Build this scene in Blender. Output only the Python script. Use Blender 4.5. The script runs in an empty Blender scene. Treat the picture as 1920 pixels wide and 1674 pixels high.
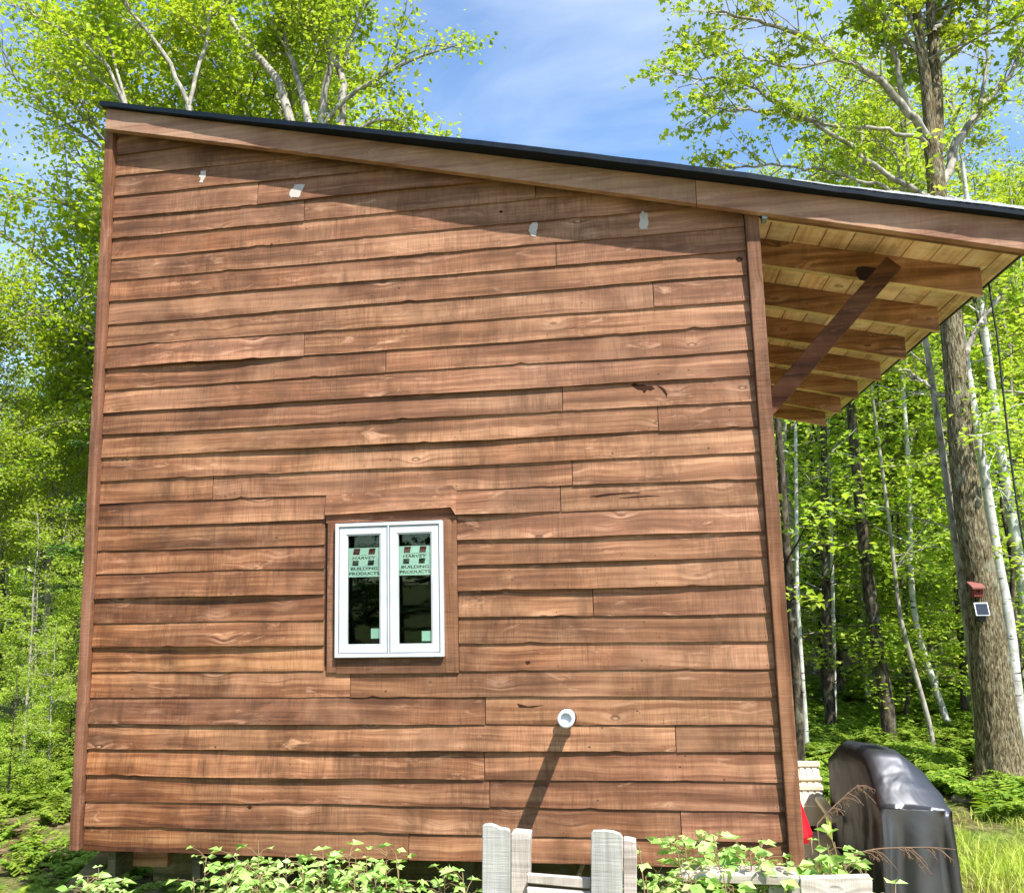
import bpy, math, random
import numpy as np
from mathutils import Vector, Matrix, noise as mnoise

random.seed(7)
RNG = np.random.default_rng(11)
S = 0.757                      # metres per fitted unit (siding exposure 0.1136 m)
ROW = 0.15 * S
sc = bpy.context.scene

# ------------------------------------------------------------------ camera
F_PX = 1594.0
YAW, PITCH, ROLL = 0.157, 0.151, -0.025
CAM = np.array([3.481, -4.963, 1.5845]) * S
def cam_axes():
    cy, sy, cp, sp = math.cos(YAW), math.sin(YAW), math.cos(PITCH), math.sin(PITCH)
    f = np.array([-sy * cp, cy * cp, sp]); r = np.array([cy, sy, 0.0]); u = np.cross(r, f)
    c, s = math.cos(ROLL), math.sin(ROLL)
    return c * r + s * u, -s * r + c * u, f
CR, CU, CF = cam_axes()
cd = bpy.data.cameras.new('camera')
cam = bpy.data.objects.new('camera', cd)
sc.collection.objects.link(cam)
cam.matrix_world = Matrix(((CR[0], CU[0], -CF[0], CAM[0]), (CR[1], CU[1], -CF[1], CAM[1]), (CR[2], CU[2], -CF[2], CAM[2]), (0, 0, 0, 1)))
cd.sensor_width = 36.0
cd.lens = F_PX / 1920 * 36
cd.clip_start = 0.05
cd.clip_end = 2000
sc.camera = cam

# ------------------------------------------------------------------ sun, sky, exposure
SUN = np.array([0.88, -1.0, 1.95]); SUN /= np.linalg.norm(SUN)
sun_el = math.asin(SUN[2]); sun_az = math.atan2(SUN[0], SUN[1])
ld = bpy.data.lights.new('sun', 'SUN'); ld.energy = 5.0; ld.angle = math.radians(0.55); ld.color = (1.0, 0.96, 0.9)
lo = bpy.data.objects.new('sun', ld); sc.collection.objects.link(lo)
lo.rotation_euler = Vector(SUN).to_track_quat('Z', 'Y').to_euler()
lo.location = (0, 0, 30)
sc.view_settings.view_transform = 'Standard'
sc.view_settings.look = 'None'
sc.view_settings.gamma = 1
sc.view_settings.use_curve_mapping = False
sc.view_settings.exposure = 0.95

world = bpy.data.worlds.new('World'); sc.world = world
world.use_nodes = True
wt = world.node_tree; wt.nodes.clear()
def wn(t): return wt.nodes.new(t)
wo = wn('ShaderNodeOutputWorld'); bg = wn('ShaderNodeBackground'); sky = wn('ShaderNodeTexSky')
sky.sky_type = 'NISHITA'; sky.sun_disc = False
sky.sun_elevation = sun_el; sky.sun_rotation = sun_az
sky.air_density = 1.0; sky.dust_density = 0.3; sky.ozone_density = 1.6
bg.inputs['Strength'].default_value = 0.09
# thin cirrus, mapped on the sky by direction
tc = wn('ShaderNodeTexCoord'); mp = wn('ShaderNodeMapping'); mp.inputs['Rotation'].default_value = (0.2, 0.5, 0.9)
mp.inputs['Scale'].default_value = (1.0, 3.2, 5.0)
nz = wn('ShaderNodeTexNoise'); nz.inputs['Scale'].default_value = 1.5; nz.inputs['Detail'].default_value = 7; nz.inputs['Roughness'].default_value = 0.52
nz.inputs['Distortion'].default_value = 0.5
cr = wn('ShaderNodeValToRGB'); cr.color_ramp.elements[0].position = 0.40; cr.color_ramp.elements[1].position = 0.92
cr.color_ramp.elements[1].color = (0.75, 0.75, 0.75, 1)
mx = wn('ShaderNodeMix'); mx.data_type = 'RGBA'; mx.inputs['B'].default_value = (8.0, 8.6, 9.3, 1)
# saturate the blue a little
hs = wn('ShaderNodeHueSaturation'); hs.inputs['Saturation'].default_value = 1.10; hs.inputs['Value'].default_value = 1.7
L = wt.links.new
L(tc.outputs['Generated'], mp.inputs['Vector']); L(mp.outputs['Vector'], nz.inputs['Vector']); L(nz.outputs['Fac'], cr.inputs['Fac'])
L(sky.outputs['Color'], hs.inputs['Color']); L(hs.outputs['Color'], mx.inputs['A']); L(cr.outputs['Color'], mx.inputs['Factor'])
L(mx.outputs['Result'], bg.inputs['Color']); L(bg.outputs['Background'], wo.inputs['Surface'])

# ------------------------------------------------------------------ helpers
def ray(px, py):
    d = CF + CR * ((px - 960) / F_PX) - CU * ((py - 837) / F_PX)
    return d
def at(px, py, Y):
    """world point where the view ray of that pixel of the photograph crosses the plane y = Y"""
    d = ray(px, py); t = (Y - CAM[1]) / d[1]
    return CAM + d * t
GZ = -0.95
def ground_h(x, y):
    b = 0.035 * mnoise.noise(Vector((x * 0.5, y * 0.5, 0.3))) + 0.02 * mnoise.noise(Vector((x * 1.7, y * 1.7, 2.3)))
    far = max(0.0, y - 12) * 0.02
    return GZ + b + far
def ground_at(px, py):
    d = ray(px, py); t = (GZ - CAM[2]) / d[2]
    return CAM + d * t

col = sc.collection
def link(o, parent=None):
    col.objects.link(o)
    if parent: o.parent = parent
    return o
def mesh_obj(name, verts, faces, mat=None, parent=None, smooth=False, loc=None, mats=None, mi=None):
    me = bpy.data.meshes.new(name)
    if loc is not None:
        verts = [(v[0] - loc[0], v[1] - loc[1], v[2] - loc[2]) for v in verts]
    me.from_pydata([tuple(map(float, v)) for v in verts], [], [tuple(map(int, f)) for f in faces])
    if mats:
        for m in mats: me.materials.append(m)
        me.polygons.foreach_set('material_index', mi)
    elif mat: me.materials.append(mat)
    if smooth: me.polygons.foreach_set('use_smooth', [True] * len(me.polygons))
    me.update()
    o = bpy.data.objects.new(name, me)
    if loc is not None:
        pl = parent.location if parent else (0, 0, 0)
        o.location = (loc[0] - pl[0], loc[1] - pl[1], loc[2] - pl[2]) if parent else loc
    elif parent:
        o.location = (-parent.location[0], -parent.location[1], -parent.location[2])
    return link(o, parent)
def tag(o, label=None, cat=None, group=None, kind=None):
    if label: o['label'] = label
    if cat: o['category'] = cat
    if group: o['group'] = group
    if kind: o['kind'] = kind
    return o
def empty(name, loc, label, cat, group=None):
    o = bpy.data.objects.new(name, None); o.location = tuple(map(float, loc)); o.empty_display_size = 0.2
    link(o); tag(o, label, cat, group); return o
def fast_mesh(name, V, Fc, mat, parent=None, smooth=False):
    """V (n,3), Fc (m,k) arrays -> object, world coordinates"""
    V = np.asarray(V, np.float32); Fc = np.asarray(Fc, np.int32); k = Fc.shape[1]
    me = bpy.data.meshes.new(name)
    me.vertices.add(len(V)); me.vertices.foreach_set('co', V.ravel())
    me.loops.add(Fc.size); me.loops.foreach_set('vertex_index', Fc.ravel())
    me.polygons.add(len(Fc))
    me.polygons.foreach_set('loop_start', np.arange(0, Fc.size, k, dtype=np.int32))
    me.polygons.foreach_set('loop_total', np.full(len(Fc), k, np.int32))
    if smooth: me.polygons.foreach_set('use_smooth', np.ones(len(Fc), bool))
    me.materials.append(mat); me.update(calc_edges=True); me.validate()
    o = bpy.data.objects.new(name, me)
    if parent: o.location = -parent.location
    return link(o, parent)

def box_data(x0, x1, y0, y1, z0, z1):
    v = [(x0, y0, z0), (x1, y0, z0), (x1, y1, z0), (x0, y1, z0), (x0, y0, z1), (x1, y0, z1), (x1, y1, z1), (x0, y1, z1)]
    f = [(0, 3, 2, 1), (4, 5, 6, 7), (0, 1, 5, 4), (1, 2, 6, 5), (2, 3, 7, 6), (3, 0, 4, 7)]
    return v, f
def bevel(o, w=0.003, seg=2):
    m = o.modifiers.new('bevel', 'BEVEL'); m.width = w; m.segments = seg; m.limit_method = 'ANGLE'; m.angle_limit = math.radians(40)
    return o
def box(name, x0, x1, y0, y1, z0, z1, mat, parent=None, bev=0.003):
    v, f = box_data(x0, x1, y0, y1, z0, z1)
    o = mesh_obj(name, v, f, mat, parent, loc=((x0 + x1) / 2, (y0 + y1) / 2, (z0 + z1) / 2))
    if bev: bevel(o, bev)
    return o
def unit(v): return v / (np.linalg.norm(v) + 1e-12)
def beam(name, p0, p1, w, h, mat, parent=None, up=(0, 0, 1), bev=0.003, jit=0.0, n=1):
    """rectangular timber from p0 to p1, w across, h along 'up'"""
    p0 = np.array(p0, float); p1 = np.array(p1, float)
    d = unit(p1 - p0); s = unit(np.cross(d, up)); u = np.cross(s, d)
    V = []; Fc = []
    for i in range(n + 1):
        c = p0 + (p1 - p0) * i / n
        j = (RNG.normal(0, jit, 3) if jit and 0 < i < n else np.zeros(3))
        for a, b in ((-1, -1), (1, -1), (1, 1), (-1, 1)):
            V.append(c + s * a * w / 2 + u * b * h / 2 + j)
    for i in range(n):
        for k in range(4):
            Fc.append((i * 4 + k, i * 4 + (k + 1) % 4, (i + 1) * 4 + (k + 1) % 4, (i + 1) * 4 + k))
    Fc.append((3, 2, 1, 0)); Fc.append((n * 4, n * 4 + 1, n * 4 + 2, n * 4 + 3))
    o = mesh_obj(name, V, Fc, mat, parent, loc=tuple((p0 + p1) / 2))
    if bev: bevel(o, bev)
    return o

class Tubes:
    def __init__(s): s.V = []; s.F = []; s.n = 0
    def add(s, P, R, k=5, rough=0.0):
        P = np.asarray(P, float); R = np.asarray(R, float); n = len(P)
        T = np.gradient(P, axis=0); T /= (np.linalg.norm(T, axis=1)[:, None] + 1e-9)
        ref = np.array([0.31, 0.95, 0.05]) if abs(T[:, 2]).mean() > 0.6 else np.array([0.05, 0.1, 1.0])
        A = np.cross(T, ref); A /= (np.linalg.norm(A, axis=1)[:, None] + 1e-9); B = np.cross(T, A)
        th = np.arange(k) * 2 * math.pi / k
        rr = R[:, None] * np.ones(k)
        if rough: rr = rr * (1 + rough * RNG.normal(0, 1, (n, k)))
        V = P[:, None, :] + rr[..., None] * (np.cos(th)[None, :, None] * A[:, None, :] + np.sin(th)[None, :, None] * B[:, None, :])
        i = np.arange(n - 1)[:, None] * k; j = np.arange(k)[None, :]; j2 = (j + 1) % k
        Fc = np.stack([i + j, i + j2, i + k + j2, i + k + j], -1).reshape(-1, 4) + s.n
        s.V.append(V.reshape(-1, 3)); s.F.append(Fc); s.n += n * k
    def build(s, name, mat, parent=None):
        if not s.V: return None
        return fast_mesh(name, np.concatenate(s.V), np.concatenate(s.F), mat, parent, smooth=True)

def leaf_arrays(P, D, N, size, lobes=1, wide=0.38, fold=0.12):
    """folded rhombus leaves; lobes=3 gives a three-lobed maple-like leaf"""
    D = D / (np.linalg.norm(D, axis=1)[:, None] + 1e-9)
    B = np.cross(D, N); B /= (np.linalg.norm(B, axis=1)[:, None] + 1e-9); N2 = np.cross(B, D)
    s = size[:, None]
    Vs = []; Fs = []; n = len(P); off = 0
    angs = [0.0] if lobes == 1 else [0.0, 0.95, -0.95]
    V0 = P
    allV = [V0]; 
    base = np.arange(n)
    c = n
    for a in angs:
        sc_ = 1.0 if a == 0 else 0.78
        Dd = D * math.cos(a) + B * math.sin(a); Bb = B * math.cos(a) - D * math.sin(a)
        tip = P + Dd * s * sc_ - N2 * s * 0.12
        l = P + Dd * s * 0.5 * sc_ - Bb * s * wide * sc_ + N2 * s * fold
        r = P + Dd * s * 0.5 * sc_ + Bb * s * wide * sc_ + N2 * s * fold
        allV += [tip, l, r]
        it = c + np.arange(n); il = it + n; ir = il + n; c += 3 * n
        Fs.append(np.stack([base, ir, it], 1)); Fs.append(np.stack([base, it, il], 1))
    return np.concatenate(allV), np.concatenate(Fs)
class Leaves:
    def __init__(s): s.P = []; s.D = []; s.N = []; s.S = []
    def add(s, P, D, N, S): s.P.append(P); s.D.append(D); s.N.append(N); s.S.append(S)
    def count(s): return sum(len(p) for p in s.P)
    def build(s, name, mat, parent=None, lobes=1, wide=0.38, fold=0.12):
        V, Fc = leaf_arrays(np.concatenate(s.P), np.concatenate(s.D), np.concatenate(s.N), np.concatenate(s.S), lobes, wide, fold)
        return fast_mesh(name, V, Fc, mat, parent)

# ------------------------------------------------------------------ materials
class M:
    def __init__(s, name, rough=0.7, spec=0.3):
        s.m = bpy.data.materials.new(name); s.m.use_nodes = True; s.t = s.m.node_tree
        s.b = s.t.nodes['Principled BSDF']; s.b.inputs['Roughness'].default_value = rough
        s.b.inputs['Specular IOR Level'].default_value = spec
        s.out = s.t.nodes['Material Output']
    def n(s, t, **kw):
        nd = s.t.nodes.new(t)
        for k, v in kw.items():
            if k in nd.inputs: nd.inputs[k].default_value = v
            else: setattr(nd, k, v)
        return nd
    def l(s, a, b): s.t.links.new(a, b)
    def coord(s, scale, perobj=True, src='Object', rot=(0, 0, 0)):
        tc = s.n('ShaderNodeTexCoord'); mp = s.n('ShaderNodeMapping'); mp.inputs['Scale'].default_value = scale
        mp.inputs['Rotation'].default_value = rot
        v = tc.outputs[src]
        if perobj:
            oi = s.n('ShaderNodeObjectInfo'); ad = s.n('ShaderNodeVectorMath', operation='MULTIPLY_ADD')
            cb = s.n('ShaderNodeCombineXYZ')
            for k in 'XYZ': s.l(oi.outputs['Random'], cb.inputs[k])
            s.l(cb.outputs[0], ad.inputs[0]); ad.inputs[1].default_value = (37, 53, 71); s.l(v, ad.inputs[2]); v = ad.outputs[0]
        s.l(v, mp.inputs['Vector']); return mp.outputs['Vector']
    def noise(s, vec, scale=1, detail=4, rough=0.5, dist=0):
        nd = s.n('ShaderNodeTexNoise', Scale=scale, Detail=detail, Roughness=rough, Distortion=dist)
        if vec is not None: s.l(vec, nd.inputs['Vector'])
        return nd.outputs['Fac']
    def ramp(s, fac, stops, interp='LINEAR'):
        r = s.n('ShaderNodeValToRGB'); s.l(fac, r.inputs['Fac']); e = r.color_ramp.elements; r.color_ramp.interpolation = interp
        while len(e) > 1: e.remove(e[-1])
        e[0].position = stops[0][0]; e[0].color = (*c3(stops[0][1]), 1)
        for p, c in stops[1:]:
            x = e.new(p); x.color = (*c3(c), 1)
        return r.outputs['Color']
    def mix(s, fac, a, b, mode='MIX'):
        m = s.n('ShaderNodeMix', data_type='RGBA', blend_type=mode)
        for val, nm in ((a, 'A'), (b, 'B')):
            if isinstance(val, tuple): m.inputs[nm].default_value = (*val, 1)
            else: s.l(val, m.inputs[nm])
        if isinstance(fac, (int, float)): m.inputs['Factor'].default_value = fac
        else: s.l(fac, m.inputs['Factor'])
        return m.outputs['Result']
    def math(s, op, a, b=0.0, c=None, clamp=False):
        m = s.n('ShaderNodeMath', operation=op); m.use_clamp = clamp
        for i, v in enumerate((a, b) if c is None else (a, b, c)):
            if isinstance(v, (int, float)): m.inputs[i].default_value = v
            else: s.l(v, m.inputs[i])
        return m.outputs[0]
    def color(s, c):
        if isinstance(c, tuple): s.b.inputs['Base Color'].default_value = (*c, 1)
        else: s.l(c, s.b.inputs['Base Color'])
    def bump(s, h, strength=0.3, dist=0.01):
        b = s.n('ShaderNodeBump', Strength=strength, Distance=dist); s.l(h, b.inputs['Height']); s.l(b.outputs[0], s.b.inputs['Normal'])
def c3(c): return (c, c, c) if isinstance(c, (int, float)) else c

def wood(name, dark, mid, pale, kerf=0.5, axis='x', knot=1.0, rough=0.75, tint=0.25, blotch=0.5, bumpd=0.004, gloss=0.25, tone_drift=False):
    m = M(name, rough, gloss)
    rot = {'x': (0, 0, 0), 'z': (0, math.pi / 2, 0), 'y': (0, 0, -math.pi / 2)}[axis]
    base = m.coord((1, 1, 1), True, rot=rot)
    sx = m.n('ShaderNodeSeparateXYZ'); m.l(base, sx.inputs[0])
    # knots: stretched voronoi cells, a part of them active
    kv = m.n('ShaderNodeVectorMath', operation='MULTIPLY'); m.l(base, kv.inputs[0]); kv.inputs[1].default_value = (3.4, 3.0, 7.5)
    vo = m.n('ShaderNodeTexVoronoi', Scale=1.0, Randomness=0.9); m.l(kv.outputs[0], vo.inputs['Vector'])
    dist = vo.outputs['Distance']
    sc2 = m.n('ShaderNodeSeparateColor'); m.l(vo.outputs['Color'], sc2.inputs[0])
    act = m.math('GREATER_THAN', sc2.outputs[0], 0.30)
    fall = m.math('MULTIPLY', m.math('SUBTRACT', 1.0, m.math('DIVIDE', dist, 0.38), clamp=True), act)
    fall2 = m.math('POWER', fall, 2.0)
    warpn = m.noise(base, 2.2, 2, 0.5)
    # z warped round the knots
    zz = m.math('ADD', sx.outputs['Z'], m.math('MULTIPLY', fall2, 0.035))
    zz = m.math('ADD', zz, m.math('MULTIPLY', warpn, 0.05))
    cb = m.n('ShaderNodeCombineXYZ'); m.l(m.math('MULTIPLY', sx.outputs['X'], 1.6), cb.inputs['X']); m.l(m.math('MULTIPLY', sx.outputs['Y'], 40), cb.inputs['Y']); m.l(m.math('MULTIPLY', zz, 62), cb.inputs['Z'])
    g1 = m.noise(cb.outputs[0], 1.0, 5, 0.62)
    cb2 = m.n('ShaderNodeCombineXYZ'); m.l(m.math('MULTIPLY', sx.outputs['X'], 0.8), cb2.inputs['X']); m.l(m.math('MULTIPLY', sx.outputs['Y'], 8), cb2.inputs['Y']); m.l(m.math('MULTIPLY', zz, 15), cb2.inputs['Z'])
    g2 = m.noise(cb2.outputs[0], 1.0, 3, 0.5)
    g = m.math('ADD', m.math('MULTIPLY', g1, 0.5), m.math('MULTIPLY', g2, 0.5))
    colr = m.ramp(g, [(0.39, dark), (0.5, mid), (0.62, pale)])
    # broad blotches of weathering (dark, tall narrow stains)
    bvec = m.n('ShaderNodeVectorMath', operation='MULTIPLY'); m.l(base, bvec.inputs[0]); bvec.inputs[1].default_value = (4.2, 2, 3.0)
    bl = m.noise(bvec.outputs[0], 1.0, 5, 0.65, 0.4)
    bl1 = m.ramp(bl, [(0.42, 1.0), (0.72, 1 - blotch)])
    colr = m.mix(1.0, colr, bl1, 'MULTIPLY')
    bl2 = m.noise(base, 2.4, 4, 0.6, 0.8)
    colr = m.mix(m.math('MULTIPLY', m.ramp(bl2, [(0.48, 0.0), (0.66, 1.0)]), 0.55), colr, m.mix(0.5, colr, tuple(min(1, a * 1.15 + .03) for a in pale)))
    tv = m.n('ShaderNodeVectorMath', operation='MULTIPLY'); m.l(base, tv.inputs[0]); tv.inputs[1].default_value = (34, 3, 5.5)
    ts = m.ramp(m.noise(tv.outputs[0], 1.0, 5, 0.7, 0.3), [(0.40, 0.0), (0.66, 1.0)])
    tm = m.ramp(m.noise(base, 3.1, 3, 0.5, 0.5), [(0.46, 0.0), (0.62, 1.0)])
    colr = m.mix(m.math('MULTIPLY', m.math('MULTIPLY', ts, tm), 0.9 * blotch), colr, tuple(d * 0.55 for d in dark))
    # rough saw marks across the grain
    kvv = m.n('ShaderNodeVectorMath', operation='MULTIPLY'); m.l(base, kvv.inputs[0]); kvv.inputs[1].default_value = (150, 20, 9)
    kn = m.noise(kvv.outputs[0], 1.0, 3, 0.6)
    kmask = m.ramp(m.noise(base, 2.6, 2), [(0.40, 0.0), (0.62, 1.0)])
    kc = m.ramp(kn, [(0.3, 1 - 0.55 * kerf), (0.5, 1.0), (0.75, 1 + 0.35 * kerf)])
    colr = m.mix(kmask, colr, m.mix(1.0, colr, kc, 'MULTIPLY'))
    # worn pale scuffs
    sv = m.n('ShaderNodeVectorMath', operation='MULTIPLY'); m.l(base, sv.inputs[0]); sv.inputs[1].default_value = (5.0, 4, 22)
    sn = m.noise(sv.outputs[0], 1.0, 6, 0.7, 0.6)
    scf = m.math('MULTIPLY', m.ramp(sn, [(0.575, 0.0), (0.70, 1.0)]), 0.7)
    worn = tuple(min(1, a * 1.25 + 0.06) for a in pale)
    scf = m.math('MULTIPLY', scf, m.ramp(m.noise(base, 1.7, 2), [(0.42, 0.15), (0.58, 1.0)]))
    colr = m.mix(scf, colr, worn)
    halo = m.math('MULTIPLY', m.math('MULTIPLY', m.ramp(fall, [(0.25, 0.0), (0.80, 1.0)]), m.ramp(g1, [(0.4, 0.0), (0.62, 1.0)])), 0.55 * knot)
    colr = m.mix(halo, colr, worn)
    rng_ = m.math('MULTIPLY', m.ramp(dist, [(0.055, 1.0), (0.095, 0.0)]), act)
    colr = m.mix(m.math('MULTIPLY', rng_, 0.75 * knot), colr, tuple(d * 0.35 for d in dark))
    core = m.math('MULTIPLY', m.ramp(dist, [(0.028, 1.0), (0.05, 0.0)]), act)
    colr = m.mix(m.math('MULTIPLY', core, 0.75 * knot), colr, tuple(p * 0.8 for p in worn))
    # tone of each board
    oi = m.n('ShaderNodeObjectInfo')
    hsv = m.n('ShaderNodeHueSaturation'); m.l(colr, hsv.inputs['Color'])
    m.l(m.math('ADD', 0.5 - 0.002, m.math('MULTIPLY', oi.outputs['Random'], 0.007)), hsv.inputs['Hue'])
    m.l(m.math('ADD', 0.92, m.math('MULTIPLY', m.noise(base, 0.9, 1), 0.16)), hsv.inputs['Saturation'])
    fr = m.math('FRACT', m.math('MULTIPLY', oi.outputs['Random'], 17.3))
    m.l(m.math('ADD', 1 - tint * 0.5, m.math('MULTIPLY', fr, tint)), hsv.inputs['Value'])
    outc = hsv.outputs['Color']
    if tone_drift:   # paler and less saturated towards the upper right of the wall
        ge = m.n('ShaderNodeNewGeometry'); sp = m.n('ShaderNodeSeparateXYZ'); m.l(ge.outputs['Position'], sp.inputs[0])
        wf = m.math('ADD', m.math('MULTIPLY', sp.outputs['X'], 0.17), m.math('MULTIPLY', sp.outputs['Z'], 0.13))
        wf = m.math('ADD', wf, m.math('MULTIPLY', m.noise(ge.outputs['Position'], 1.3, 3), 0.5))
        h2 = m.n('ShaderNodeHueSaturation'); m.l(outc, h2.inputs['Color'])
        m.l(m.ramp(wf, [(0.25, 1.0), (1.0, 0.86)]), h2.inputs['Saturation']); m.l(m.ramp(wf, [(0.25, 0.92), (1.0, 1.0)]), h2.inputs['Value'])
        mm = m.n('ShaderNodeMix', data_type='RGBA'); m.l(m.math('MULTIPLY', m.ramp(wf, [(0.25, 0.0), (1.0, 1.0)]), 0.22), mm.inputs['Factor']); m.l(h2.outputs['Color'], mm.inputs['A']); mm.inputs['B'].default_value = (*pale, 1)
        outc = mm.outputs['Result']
    m.color(outc)
    h = m.math('ADD', m.math('MULTIPLY', g1, 0.7), m.math('MULTIPLY', kn, 0.5))
    h = m.math('SUBTRACT', h, m.math('MULTIPLY', rng_, 0.5))
    m.bump(h, 0.6, bumpd)
    return m.m

MAT = {}
MAT['siding'] = wood('siding_wood', (0.076, 0.0235, 0.0095), (0.215, 0.0765, 0.0295), (0.43, 0.198, 0.088), kerf=0.65, blotch=0.68, tint=0.32, tone_drift=True)
MAT['trim'] = wood('trim_wood', (0.10, 0.040, 0.020), (0.19, 0.080, 0.040), (0.28, 0.13, 0.07), kerf=0.6, axis='z', knot=0.5, blotch=0.35)
MAT['trimx'] = wood('trim_wood_level', (0.10, 0.040, 0.020), (0.19, 0.080, 0.040), (0.28, 0.13, 0.07), kerf=0.5, axis='x', knot=0.4, blotch=0.3)
MAT['fascia'] = wood('fascia_wood', (0.26, 0.125, 0.075), (0.37, 0.20, 0.125), (0.46, 0.27, 0.17), kerf=0.2, knot=0.7, blotch=0.25, tint=0.1)
MAT['rafter'] = wood('rafter_wood', (0.20, 0.090, 0.045), (0.40, 0.19, 0.098), (0.58, 0.32, 0.18), kerf=0.2, knot=0.8, blotch=0.4, tint=0.3)
MAT['deck'] = wood('deck_pine', (0.66, 0.38, 0.20), (0.92, 0.62, 0.36), (0.95, 0.74, 0.50), kerf=0.2, axis='y', knot=0.9, blotch=0.45, tint=0.35)
MAT['pale_under'] = wood('pale_pine', (0.55, 0.36, 0.17), (0.80, 0.58, 0.30), (0.88, 0.70, 0.42), kerf=0.2, axis='x', knot=0.5, blotch=0.3, tint=0.2)
MAT['brace'] = wood('brace_wood', (0.06, 0.022, 0.010), (0.12, 0.044, 0.019), (0.20, 0.08, 0.038), kerf=0.3, axis='x', knot=0.3, blotch=0.3)
MAT['grey'] = wood('weathered_wood', (0.28, 0.275, 0.245), (0.40, 0.39, 0.35), (0.50, 0.49, 0.45), kerf=0.08, axis='z', knot=0.6, blotch=0.3, tint=0.12, bumpd=0.006)
MAT['greyx'] = wood('weathered_slat_wood', (0.34, 0.29, 0.24), (0.50, 0.44, 0.38), (0.62, 0.56, 0.49), kerf=0.3, axis='x', knot=0.4, blotch=0.35, tint=0.15, bumpd=0.006)
MAT['mossy'] = wood('mossy_timber', (0.05, 0.055, 0.02), (0.11, 0.095, 0.045), (0.18, 0.15, 0.08), kerf=0.3, axis='x', knot=0.3, blotch=0.5)

def plain(name, c, rough=0.5, spec=0.5, metal=0, bumps=0, bscale=60):
    m = M(name, rough, spec); m.b.inputs['Metallic'].default_value = metal
    v = m.coord((1, 1, 1), False); n = m.noise(v, 9, 5, 0.6)
    m.color(m.mix(m.ramp(n, [(0.35, 0.0), (0.7, 1.0)]), tuple(x * 0.88 for x in c), tuple(min(1, x * 1.06) for x in c)))
    if bumps: m.bump(m.noise(v, bscale, 3), bumps, 0.005)
    return m.m
MAT['vinyl'] = plain('white_vinyl', (0.58, 0.59, 0.60), 0.35, 0.5)
MAT['seal'] = plain('grey_seal', (0.14, 0.15, 0.20), 0.6)
MAT['metal'] = plain('roof_metal', (0.006, 0.012, 0.020), 0.55, 0.2, 0.3)
MAT['shingle'] = plain('roof_shingle', (0.10, 0.11, 0.12), 0.95, 0.2, 0, 0.8, 140)
MAT['edge_glare'] = plain('pale_roof_glare', (0.55, 0.56, 0.60), 0.9, 0.2, 0, 0.8, 200)
MAT['pvc'] = plain('white_pvc', (0.82, 0.84, 0.88), 0.3, 0.5)
MAT['pvcin'] = plain('grey_pipe_inside', (0.55, 0.58, 0.66), 0.5, 0.3)
MAT['sheath'] = plain('dark_sheathing', (0.05, 0.035, 0.025), 0.9, 0.1)
MAT['inside'] = plain('interior_dark', (0.035, 0.032, 0.03), 0.9, 0.1)
MAT['sticker'] = plain('pale_green_film', (0.66, 0.74, 0.69), 0.5, 0.3)
MAT['sticker2'] = plain('pale_mint_paper', (0.58, 0.70, 0.64), 0.5, 0.3)
MAT['ink'] = plain('black_ink', (0.01, 0.012, 0.012), 0.6, 0.2)
MAT['redink'] = plain('dark_red_ink', (0.13, 0.006, 0.010), 0.6, 0.2)
MAT['chip'] = plain('bare_white_patch', (0.50, 0.44, 0.39), 0.9, 0.1)
MAT['cream'] = plain('cream_plastic', (0.75, 0.66, 0.50), 0.5, 0.4)
MAT['red'] = plain('red_fabric', (0.55, 0.01, 0.02), 0.6, 0.3)
MAT['redpaint'] = plain('red_paint', (0.17, 0.03, 0.024), 0.7, 0.3)
MAT['solar'] = plain('solar_cells', (0.02, 0.03, 0.05), 0.6, 0.2)
MAT['cable'] = plain('black_cable', (0.01, 0.01, 0.01), 0.6)
MAT['nail'] = plain('nail_head', (0.05, 0.035, 0.03), 0.6, 0.4, 0.6)
MAT['stone'] = plain('pale_stone', (0.30, 0.25, 0.23), 0.9, 0.2, 0, 0.6, 20)
MAT['deadtwig'] = plain('dead_twig', (0.20, 0.125, 0.08), 0.9, 0.1)
MAT['stem'] = plain('weed_stem', (0.28, 0.20, 0.10), 0.8, 0.2)
MAT['void'] = plain('hole_black', (0.045, 0.020, 0.012), 0.95, 0.05)

m = M('window_glass', 0.02, 0.5)
gl = m.n('ShaderNodeBsdfGlossy', Roughness=0.01); gl.inputs['Color'].default_value = (0.8, 1.0, 0.9, 1)
tr = m.n('ShaderNodeBsdfTransparent'); tr.inputs['Color'].default_value = (0.90, 0.97, 0.93, 1)
fz = m.n('ShaderNodeFresnel', IOR=1.6); ms = m.n('ShaderNodeMixShader')
m.l(m.math('MULTIPLY', fz.outputs[0], 0.55, clamp=True), ms.inputs[0]); m.l(tr.outputs[0], ms.inputs[1]); m.l(gl.outputs[0], ms.inputs[2]); m.l(ms.outputs[0], m.out.inputs['Surface'])
MAT['glass'] = m.m

m = M('black_vinyl_cover', 0.5, 0.0)
v = m.coord((1, 1, 1), False)
bn = m.n('ShaderNodeBump', Strength=0.5, Distance=0.035); m.l(m.noise(v, 4.5, 2, 0.4, 0.9), bn.inputs['Height'])
df = m.n('ShaderNodeBsdfDiffuse'); df.inputs['Color'].default_value = (0.022, 0.023, 0.026, 1); m.l(bn.outputs[0], df.inputs['Normal'])
gs = m.n('ShaderNodeBsdfGlossy', Roughness=0.42); gs.inputs['Color'].default_value = (0.9, 0.92, 1.0, 1); m.l(bn.outputs[0], gs.inputs['Normal'])
ms = m.n('ShaderNodeMixShader'); ms.inputs[0].default_value = 0.11; m.l(df.outputs[0], ms.inputs[1]); m.l(gs.outputs[0], ms.inputs[2]); m.l(ms.outputs[0], m.out.inputs['Surface'])
MAT['cover'] = m.m

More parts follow.
